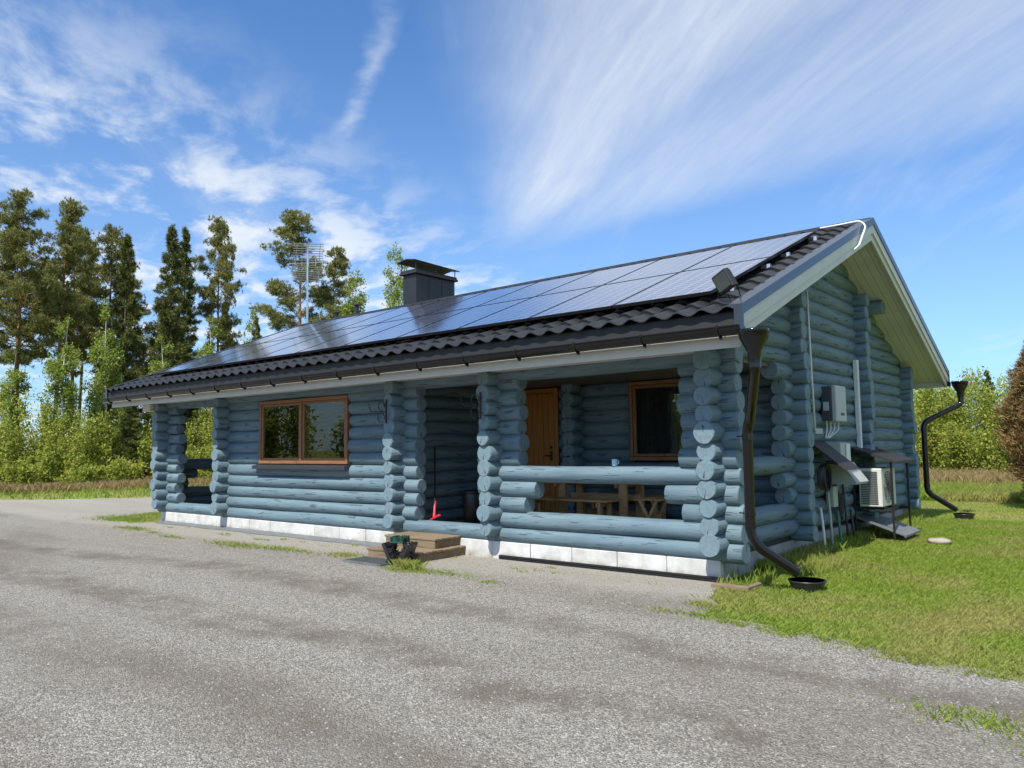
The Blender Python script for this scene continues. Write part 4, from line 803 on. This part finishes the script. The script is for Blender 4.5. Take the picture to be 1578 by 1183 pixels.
def spruce_geo(h, seed, base=.05, wide=1.):
    r = np.random.default_rng(seed); br = []; zs = np.linspace(0, h, 10); br.append(([(0.03 * math.sin(z), 0, z) for z in zs], [max(.012, .16 * (1 - z / h)) for z in zs])); P = []; D = []; n = int(h * 17)
    for k in range(n):
        t = base + (1 - base) * ((k + r.uniform()) / n); z = t * h; a = r.uniform(0, 6.28); f = 1 - t; ln = wide * (.12 + .155 * h * f ** .85) * r.uniform(.6, 1.12); dr = -.10 - .35 * f
        d = np.array([math.cos(a), math.sin(a), 0.]); tip = lambda s: np.array([0, 0, z]) + d * ln * s + np.array([0, 0, dr * ln * s + .28 * ln * s * s])
        if k % 2 == 0: br.append(([tip(0), tip(.5), tip(1.)], [.018, .012, .004]))
        side = np.array([-d[1], d[0], 0])
        for _ in range(int(9 + ln * 14)): s = r.uniform(.15, 1.04); P.append(tip(s) + side * r.normal() * .17 * ln * (1.1 - s) + np.array([0, 0, -.05 - abs(r.normal()) * .10])); D.append(d * .75 + side * r.normal() * .5 + np.array([0, 0, -.25]))
    for _ in range(18): P.append(np.array([r.normal() * .04, r.normal() * .04, h - r.uniform(0, .6)])); D.append(np.array([0, 0, .9]))
    V, F = needles(np.array(P), np.array(D), .25, .020, 10, .55); return br, V, F
def birch_geo(h, seed, cb=.25, wide=1., leaf=.075, nl=5200, droop=.5):
    r = np.random.default_rng(seed); br = []; ph = r.uniform(0, 6)
    def axis(z): return np.array([.15 * math.sin(z * .5 + ph), .15 * math.cos(z * .4 + ph), z])
    zs = np.linspace(0, h, 10); br.append(([axis(z) for z in zs], [max(.01, .012 * h * (1 - z / h) ** .9) for z in zs])); tips = []
    for k in range(int(h * 3.2)):
        t = cb + (1 - cb) * r.uniform() ** .9; z = t * h; a = r.uniform(0, 6.28); f = (1 - t) / (1 - cb); ln = wide * (.25 + .17 * h * (f ** .6) * min(1, .4 + 1.7 * (1 - f))) * r.uniform(.6, 1.15); el = r.uniform(.35, 1.0); d = np.array([math.cos(a) * math.cos(el), math.sin(a) * math.cos(el), math.sin(el)])
        pt = lambda s, p0=axis(z), d=d, ln=ln: p0 + d * ln * s - np.array([0, 0, droop * ln * s ** 2.5]); br.append(([pt(0), pt(.4), pt(.75), pt(1.)], [.022, .014, .008, .003])); tips.append((pt, ln))
    P = []
    wts = np.array([l for _, l in tips]); wts /= wts.sum(); cnt = r.multinomial(nl, wts)
    for (pt, ln), c in zip(tips, cnt):
        ncl = max(2, int(ln * 5)); cl = [pt(s) + r.normal(size=3) * .12 * ln - np.array([0, 0, abs(r.normal()) * .35 * droop]) for s in r.uniform(.3, 1.08, ncl)]
        for q_ in r.integers(0, ncl, c): P.append(cl[q_] + r.normal(size=3) * np.array([.17, .17, .24]) * (.6 + .25 * ln))
    V, F = leaf_quads(np.array(P), leaf, 1.1); return br, V, F
TREES = []
def tree(key, geo, name, loc, sc, rot, label, cat, bark, leafm, group):
    def make():
        br, V, F = geo(); b = MB()
        for pts, rad in br: b.tube(pts, rad, 8 if rad[0] > .06 else 4, cap=False)
        t_ = b.build('trunk', bark, None, smooth=True, local=True); c_ = npmesh('crown', V, F, leafm); return t_, c_
    first = key not in PROTO; pr = proto_parts(key, make); o = bpy.data.objects.new(name, None); COL.objects.link(o); o.location = loc; o.rotation_euler = (0, 0, rot); o.scale = (sc[0] * .92, sc[0] * .92, sc[1] * .975); tag(o, label, cat, group)
    for q_ in pr:
        if first: q_.parent = o
        else: c = q_.copy(); COL.objects.link(c); c.parent = o
    return o
PG = 'trees behind the yard'
P1 = lambda: pine_geo(15.5, 11, .40); P2 = lambda: pine_geo(16, 23, .48, .5); P3 = lambda: pine_geo(17, 37, .30, 0, 1.35); S1 = lambda: spruce_geo(15.5, 5, .06); S2 = lambda: spruce_geo(12.5, 9, .03); B1 = lambda: birch_geo(14, 3, .22, 1., .075, 11000, .7); B2 = lambda: birch_geo(9, 8, .15, 1.1, .066, 9000, .35)
def TP(key, g, u, loc, s, rot, label): return tree(key, g, 'pine_tree', (*loc, 0), s, rot, label, 'pine tree', 'pine_bark', 'pine_needle', PG)
TP('p1', P1, 15, (-42.0, 6.1), (.9, 1.0), .3, 'tall dark pine at the far left edge of the picture')
TP('p2', P2, 80, (-43.3, 8.6), (.8, 1.0), 1.2, 'tall pine with reddish bare trunk, second from the left edge')
TP('p1', P1, 112, (-47.6, 11.3), (.8, 1.02), 2.2, 'slender pine just right of the reddish-trunked pine')
TP('p1', P1, 165, (-44.1, 11.9), (.8, .98), 4., 'pine close beside the dark pointed spruce, on its left')
TP('p2', P2, 335, (-43.2, 18.4), (.72, 1.07), 2.9, 'slim pine with open crown alone against the sky left of the aerial')
TP('p3', P3, 455, (-38.9, 21.4), (1.1, 1.01), .8, 'broad dense pine directly behind the television aerial')
TP('p3', P3, 515, (-39.9, 25.2), (.8, .92), 3.3, 'pine right of the aerial, beside the drooping birch')
TP('p2', P2, 40, (-50, 9.0), (1.0, .92), 5.1, 'pine half hidden behind the two leftmost pines')
TP('p1', P1, 225, (-52, 16.5), (.9, .9), 1.7, 'pine between the dark spruces, set further back')
for (x_, y_, k_, sw, sh, lb) in ((-46, 3.2, 'p1', .7, .95, 'slim pine at the far left edge behind the tall dark pine'), (-52, 13.2, 'p2', .75, 1.0, 'slim pine in the back row above the young spruce'), (-49, 6.4, 'p1', .7, 1.06, 'slim straight pine behind the reddish-trunked pine'), (-55, 20.5, 'p1', .8, .8, 'distant pine glimpsed between the spruce pair and the slim pine')):
    TP(k_, P1 if k_ == 'p1' else P2, 0, (x_, y_), (sw, sh), x_ * .7, lb)
def TS(key, g, loc, s, rot, label): return tree(key, g, 'spruce_tree', (*loc, 0), s, rot, label, 'spruce tree', 'spruce_bark', 'spruce_needle', PG)
TS('s1', S1, (-42.0, 11.8), (.85, .945), .5, 'dark pointed spruce between the leftmost pines and the tall spruce pair')
TS('s1', S1, (-41.0, 14.0), (.95, 1.0), 2.5, 'dense dark spruce, left one of the tall pair left of the roof')
TS('s1', S1, (-43.3, 16.0), (.85, 1.05), 4.4, 'dense dark spruce, right one of the tall pair left of the roof')
TS('s2', S2, (-48.2, 21.7), (.7, 1.03), 1., 'small narrow spruce beside the slim pine above the roof edge')
TS('s2', S2, (-48.8, 24.6), (.75, .97), 3., 'small lone spruce top above the panels left of the aerial')
TS('s2', S2, (-3.0, 41.3), (.5, .44), 2., 'small spruce tip rising from the thicket at right')
TS('s2', S2, (-36.8, 9.9), (.55, .42), 4., 'young spruce among the leafy bushes at left')
def TB(key, g, loc, s, rot, label): return tree(key, g, 'birch_tree', (*loc, 0), s, rot, label, 'birch tree', 'birch_bark', 'birch_leaf', PG)
TB('b1', B1, (-35.1, 23.1), (.95, .96), .4, 'drooping pale birch between aerial and chimney')
TB('b1', B1, (-31.8, 23.9), (.85, 1.05), 2.6, 'airy light green birch directly left of the chimney')
TB('b2', B2, (-38.5, 7.4), (.9, .95), 1., 'pale-stemmed birch in front of the leftmost pines')
TB('b2', B2, (-39.6, 9.8), (.9, 1.1), 2., 'leafy birch under the reddish-trunked pine')
TB('b2', B2, (-39.0, 12.6), (1., .9), 3.3, 'leafy birch in front of the dark pointed spruce')
TB('b2', B2, (-38.6, 15.2), (1., 1.05), 4.1, 'light green birch before the tall spruce pair')
TB('b2', B2, (-37.6, 17.2), (1., 1.1), 5.2, 'light green birch touching the left roof corner')
TB('b2', B2, (-41.5, 6.0), (.9, .8), .1, 'small birch at the left picture edge under the dark pine')
# brown thuja at the right picture edge
r = np.random.default_rng(4); P = []; D = []
for _ in range(7000):
    z = r.uniform(.05, 3.75); a_ = r.uniform(0, 6.28); f = max(.04, math.sin(min(1., (z + .35) / 4.05) * 3.0) ** 1.0) * .62 * (1 + .22 * math.sin(a_ * 3 + z * 2.1) + .2 * math.sin(a_ * 5 - z * 4.3) + .12 * math.sin(a_ * 2 + z * 9)) * (1.05 if z < 2 else .95); a = a_; k = r.uniform(.5, 1.06) ** .6; P.append((math.cos(a) * f * k + r.normal() * .03, math.sin(a) * f * k + r.normal() * .03, z)); D.append((math.cos(a) * .6, math.sin(a) * .6, .7))
V, F = needles(np.array(P), np.array(D), .14, .010, 6, .6); t = thing('thuja_shrub', (1.98, 12.4, 0), 'browned columnar thuja shrub at the right picture edge', 'shrub'); npmesh('foliage', V, F, 'brown_thuja', t)
b = MB(); b.tube([(0, 0, -.05), (.02, 0, 1.2), (0, .02, 3.2)], [.07, .05, .01], 8); b.build('stem', 'spruce_bark', t, local=True)
for k in range(5): a = k * 1.3; b = MB(); b.tube([(0, 0, .05), (math.cos(a) * .2, math.sin(a) * .2, .5), (math.cos(a) * .35, math.sin(a) * .35, 1.4)], [.03, .02, .008], 5); b.build('branch', 'spruce_bark', t, local=True)
# leafy thickets: masses of young birch and willow
def thicket(name, spots, leafs, size, label):
    PV = []; PF = []; b = MB(); off = 0; Ps = []
    for (x, y, h, w) in spots:
        ns = 3 + int(w * 2); tips = []
        for k in range(ns):
            a = rng.uniform(0, 6.28); l = rng.uniform(.1, .5) * w; top = np.array([x + math.cos(a) * l, y + math.sin(a) * l, h * rng.uniform(.7, 1.)]); base = np.array([x + rng.normal() * .15, y + rng.normal() * .15, -.02]); b.tube([base, (base + top) / 2 + rng.normal(size=3) * .08, top], [.022, .014, .004], 4, cap=False); tips.append((base, top))
        for (base, top) in tips:
            n = leafs // ns; s = rng.uniform(.12, 1.02, n) ** .75; q_ = base + (top - base) * s[:, None]; cl = rng.normal(size=(n, 3)) * np.array([.30, .30, .22]) * (w * .55) * np.sqrt(np.clip(1.25 - s, .15, 1))[:, None]; Ps.append(q_ + cl)
    P = np.concatenate(Ps); P = P[P[:, 2] > .05]; V, F = leaf_quads(P, size, 1.1); o = npmesh(name, V, F, 'thicket_leaf'); tag(o, label, 'bushes', kind='stuff'); s_ = b.build('stems', 'twig', None, local=True); s_.parent = o; return o
sp = []
for i in range(170):
    u = rng.uniform(0, 1); dd = rng.uniform(0, 5.5); bx = -37.0 + 4.6 * u - dd * .9; by = 2.0 + 22 * u + dd * .35 - 1.0; sp.append((bx, by, (1.1 + 4.4 * rng.uniform() ** 1.7) * (.6 if dd < 1.2 else 1.), rng.uniform(.8, 2.0)))
for i in range(26): sp.append((rng.uniform(-48, -38), rng.uniform(-6, 6), rng.uniform(2.5, 5.), rng.uniform(1.5, 2.4)))
for i in range(60): u = rng.uniform(0, 1); sp.append((-35.2 + 4.6 * u + rng.uniform(-1.5, 2.2), 1.5 + 22 * u, rng.uniform(.5, 1.9), rng.uniform(.6, 1.5)))
thicket('leafy_thicket', sp, 1050, .062, 'yellow-green leafy thicket along the forest edge at left')
sp = []
for i in range(105): sp.append((rng.uniform(-13, 9), rng.uniform(24, 34), 1.7 + 3.0 * rng.uniform() ** 1.2, rng.uniform(1.0, 2.2)))
for i in range(14): sp.append((rng.uniform(-16, 10), rng.uniform(36, 42), rng.uniform(4, 5.6), rng.uniform(1.6, 2.4)))
thicket('leafy_thicket', sp, 2300, .052, 'dense green young-birch thicket beyond the lawn at right')
sp = [(rng.uniform(-60, -18), 0, rng.uniform(4, 8), rng.uniform(2, 3.2)) for _ in range(60)]; sp = [(x, -52 + (-x - 18) * .75 + rng.uniform(-3, 3), h, w) for (x, _, h, w) in sp]
sp += [(rng.uniform(-18, 30), rng.uniform(-52, -46), rng.uniform(4, 8), rng.uniform(2, 3.2)) for _ in range(45)]
thicket('leafy_thicket', sp, 420, .17, 'leafy trees across the yard that the window panes mirror')
# grasses
def blades(name, P, h, w, lean, mat, label, cat='grass'):
    n = len(P); a = rng.uniform(0, 6.28, n); d = np.stack([np.cos(a), np.sin(a), np.zeros(n)], 1); s = np.stack([-np.sin(a), np.cos(a), np.zeros(n)], 1); hh = (h * rng.uniform(.5, 1.4, n))[:, None]; ww = (w * rng.uniform(.7, 1.3, n))[:, None]; le = (lean * rng.uniform(.2, 1.5, n))[:, None]; z = np.array([0, 0, 1.])
    B = np.concatenate([P, np.full((n, 1), -.012)], 1) if P.shape[1] == 2 else P; mid = B + z * hh * .6 + d * hh * le * .3; tip = B + z * hh + d * hh * le
    V = np.stack([B - s * ww, B + s * ww, mid + s * ww * .6, tip], 1).reshape(-1, 3); F = np.arange(4 * n).reshape(n, 4); o = npmesh(name, V, F, mat); return tag(o, label, cat, kind='stuff')
def scatter(n, x0, x1, y0, y1): return np.stack([rng.uniform(x0, x1, n), rng.uniform(y0, y1, n)], 1)
def keep_lawn(P): return P[~inpoly(P, GP) & ~((P[:, 0] > -12.99) & (P[:, 0] < .05) & (P[:, 1] > -.02) & (P[:, 1] < 8.3))]
P = keep_lawn(np.concatenate([scatter(260000, 0, 5.0, -3.0, 9), scatter(60000, -2, 5.5, 9, 20), scatter(24000, 5, 12, -5, 16)])); blades('lawn_grass', P, .034, .0021, .8, 'grass_blade', 'short green lawn grass to the right of the cabin')
P = np.concatenate([np.stack([.06 + np.abs(rng.normal(size=6500)) * .13, rng.uniform(.9, 8.6, 6500)], 1), np.stack([rng.uniform(.25, .8, 900), rng.normal(size=900) * .3 + 1.6], 1), np.stack([rng.uniform(.05, .5, 130), rng.uniform(-.3, .5, 130)], 1)]); blades('tall_grass', P, .13, .0012, .35, 'grass_blade', 'taller uncut grass along the gable foundation')
def clump(cx, cy, rx, ry, n): a = rng.normal(size=(n, 2)) * .5; return np.stack([cx + a[:, 0] * rx, cy + a[:, 1] * ry], 1)
PT = [(-14.6, -.1, 1.3, .5, 2600), (-15.4, 1.0, .5, .9, 1400), (-14.2, .6, 1., .8, 2200), (-12.1, -1.0, .7, .22, 900), (-9.9, -1.3, .5, .12, 260), (-7.9, -1.25, .8, .22, 1300), (-6.6, -1.15, .9, .18, 900), (-5.3, -1.0, .4, .2, 700), (-3.55, -1.45, .42, .16, 900), (-3.0, -1.35, .5, .14, 350), (-2.1, -1.5, .25, .1, 120), (.25, -1.7, .3, .13, 160), (3.05, -3.2, .42, .22, 700), (3.6, -3.4, .5, .3, 700), (-10.9, -1.15, .3, .1, 120)]
EDGE = [(.35, -.9), (.62, -1.55), (1.3, -1.67), (1.9, -1.8), (2.4, -2.0), (3.1, -2.07), (6, -2.7)]; EP = [(a[0] + (b_[0] - a[0]) * t_, a[1] + (b_[1] - a[1]) * t_) for a, b_ in zip(EDGE, EDGE[1:]) for t_ in np.linspace(0, 1, 9)]
PT += [(x_ + rng.normal() * .08, y_ - abs(rng.normal()) * .12, rng.uniform(.08, .3), rng.uniform(.04, .14), int(rng.uniform(30, 170))) for (x_, y_) in EP] + [(rng.uniform(-12, 1.), rng.uniform(-.7, -.25) , .12, .05, int(rng.uniform(8, 45))) for _ in range(26)]
P = np.concatenate([clump(*q_) for q_ in PT]); blades('yard_grass_patches', P, .036, .0024, .9, 'grass_blade', 'scattered green grass tufts growing in the gravel along the cabin front')
P = np.concatenate([clump(-3.75, -1.28, .2, .1, 260), clump(-3.5, -1.35, .2, .1, 160)]); blades('step_grass', P, .10, .002, .7, 'grass_blade', 'longer grass tuft growing beside the boot scraper')
n = 46000; P = np.stack([rng.uniform(-44, -16, n), rng.uniform(-6, 26, n)], 1); P = P[~inpoly(P, GP)]; e = P[:, 0] + 22.5 + (P[:, 1] - 3.7) * -.15
blades('verge_grass', P[(P[:, 0] > -31.5 + P[:, 1] * .25)], .13, .012, .6, 'grass_blade', 'green verge grass beyond the gravel drive'); n = 150000; P = np.stack([rng.uniform(-46, -27, n), rng.uniform(-8, 26, n)], 1); P = P[(P[:, 0] < -30.0 + P[:, 1] * .25) & ~inpoly(P, GP)]; blades('dry_meadow', P, .27, .0045, .5, 'dry_grass', 'brown dry grass strip before the forest edge', 'dry grass')
P = scatter(26000, -12, 9, 19.5, 26); blades('dry_meadow', P, .40, .0032, .5, 'dry_grass', 'pale dry grass strip beyond the lawn at right', 'dry grass'); P = scatter(120000, -12, 9, 14, 26); blades('rough_grass', P, .22, .004, .6, 'grass_blade', 'rough green grass at the lawn end')
# loose stones on the yard near the camera
n = 80000; d = rng.uniform(0, 1, n) ** .7 * 12 + 2.2; a = rng.uniform(-1.0, 1.0, n); hd = YAW + a; P = np.stack([3.848 - np.sin(hd) * d, -8.217 + np.cos(hd) * d], 1); P = P[inpoly(P, GP) & (P[:, 1] < -.12)]; n = len(P)
oc = np.array([(1, 0, 0), (0, 1, 0), (-1, 0, 0), (0, -1, 0), (0, 0, 1.)]); of = np.array([(0, 1, 4), (1, 2, 4), (2, 3, 4), (3, 0, 4)]); sc = (rng.uniform(.003, .0095, n) ** 1.)[:, None, None]; rot = rng.uniform(0, 6.28, n); c_, s_ = np.cos(rot), np.sin(rot)
V = oc[None] * sc * rng.uniform(.6, 1.3, (n, 5, 3)); V = np.stack([V[:, :, 0] * c_[:, None] - V[:, :, 1] * s_[:, None], V[:, :, 0] * s_[:, None] + V[:, :, 1] * c_[:, None], V[:, :, 2] * .8], -1) + np.concatenate([P, np.full((n, 1), .0005)], 1)[:, None]
F = (of[None] + (np.arange(n) * 5)[:, None, None]).reshape(-1, 3); tag(npmesh('gravel_stones', V.reshape(-1, 3), F, 'gravel_stone'), 'loose crushed stones scattered over the gravel yard', 'gravel', kind='stuff')
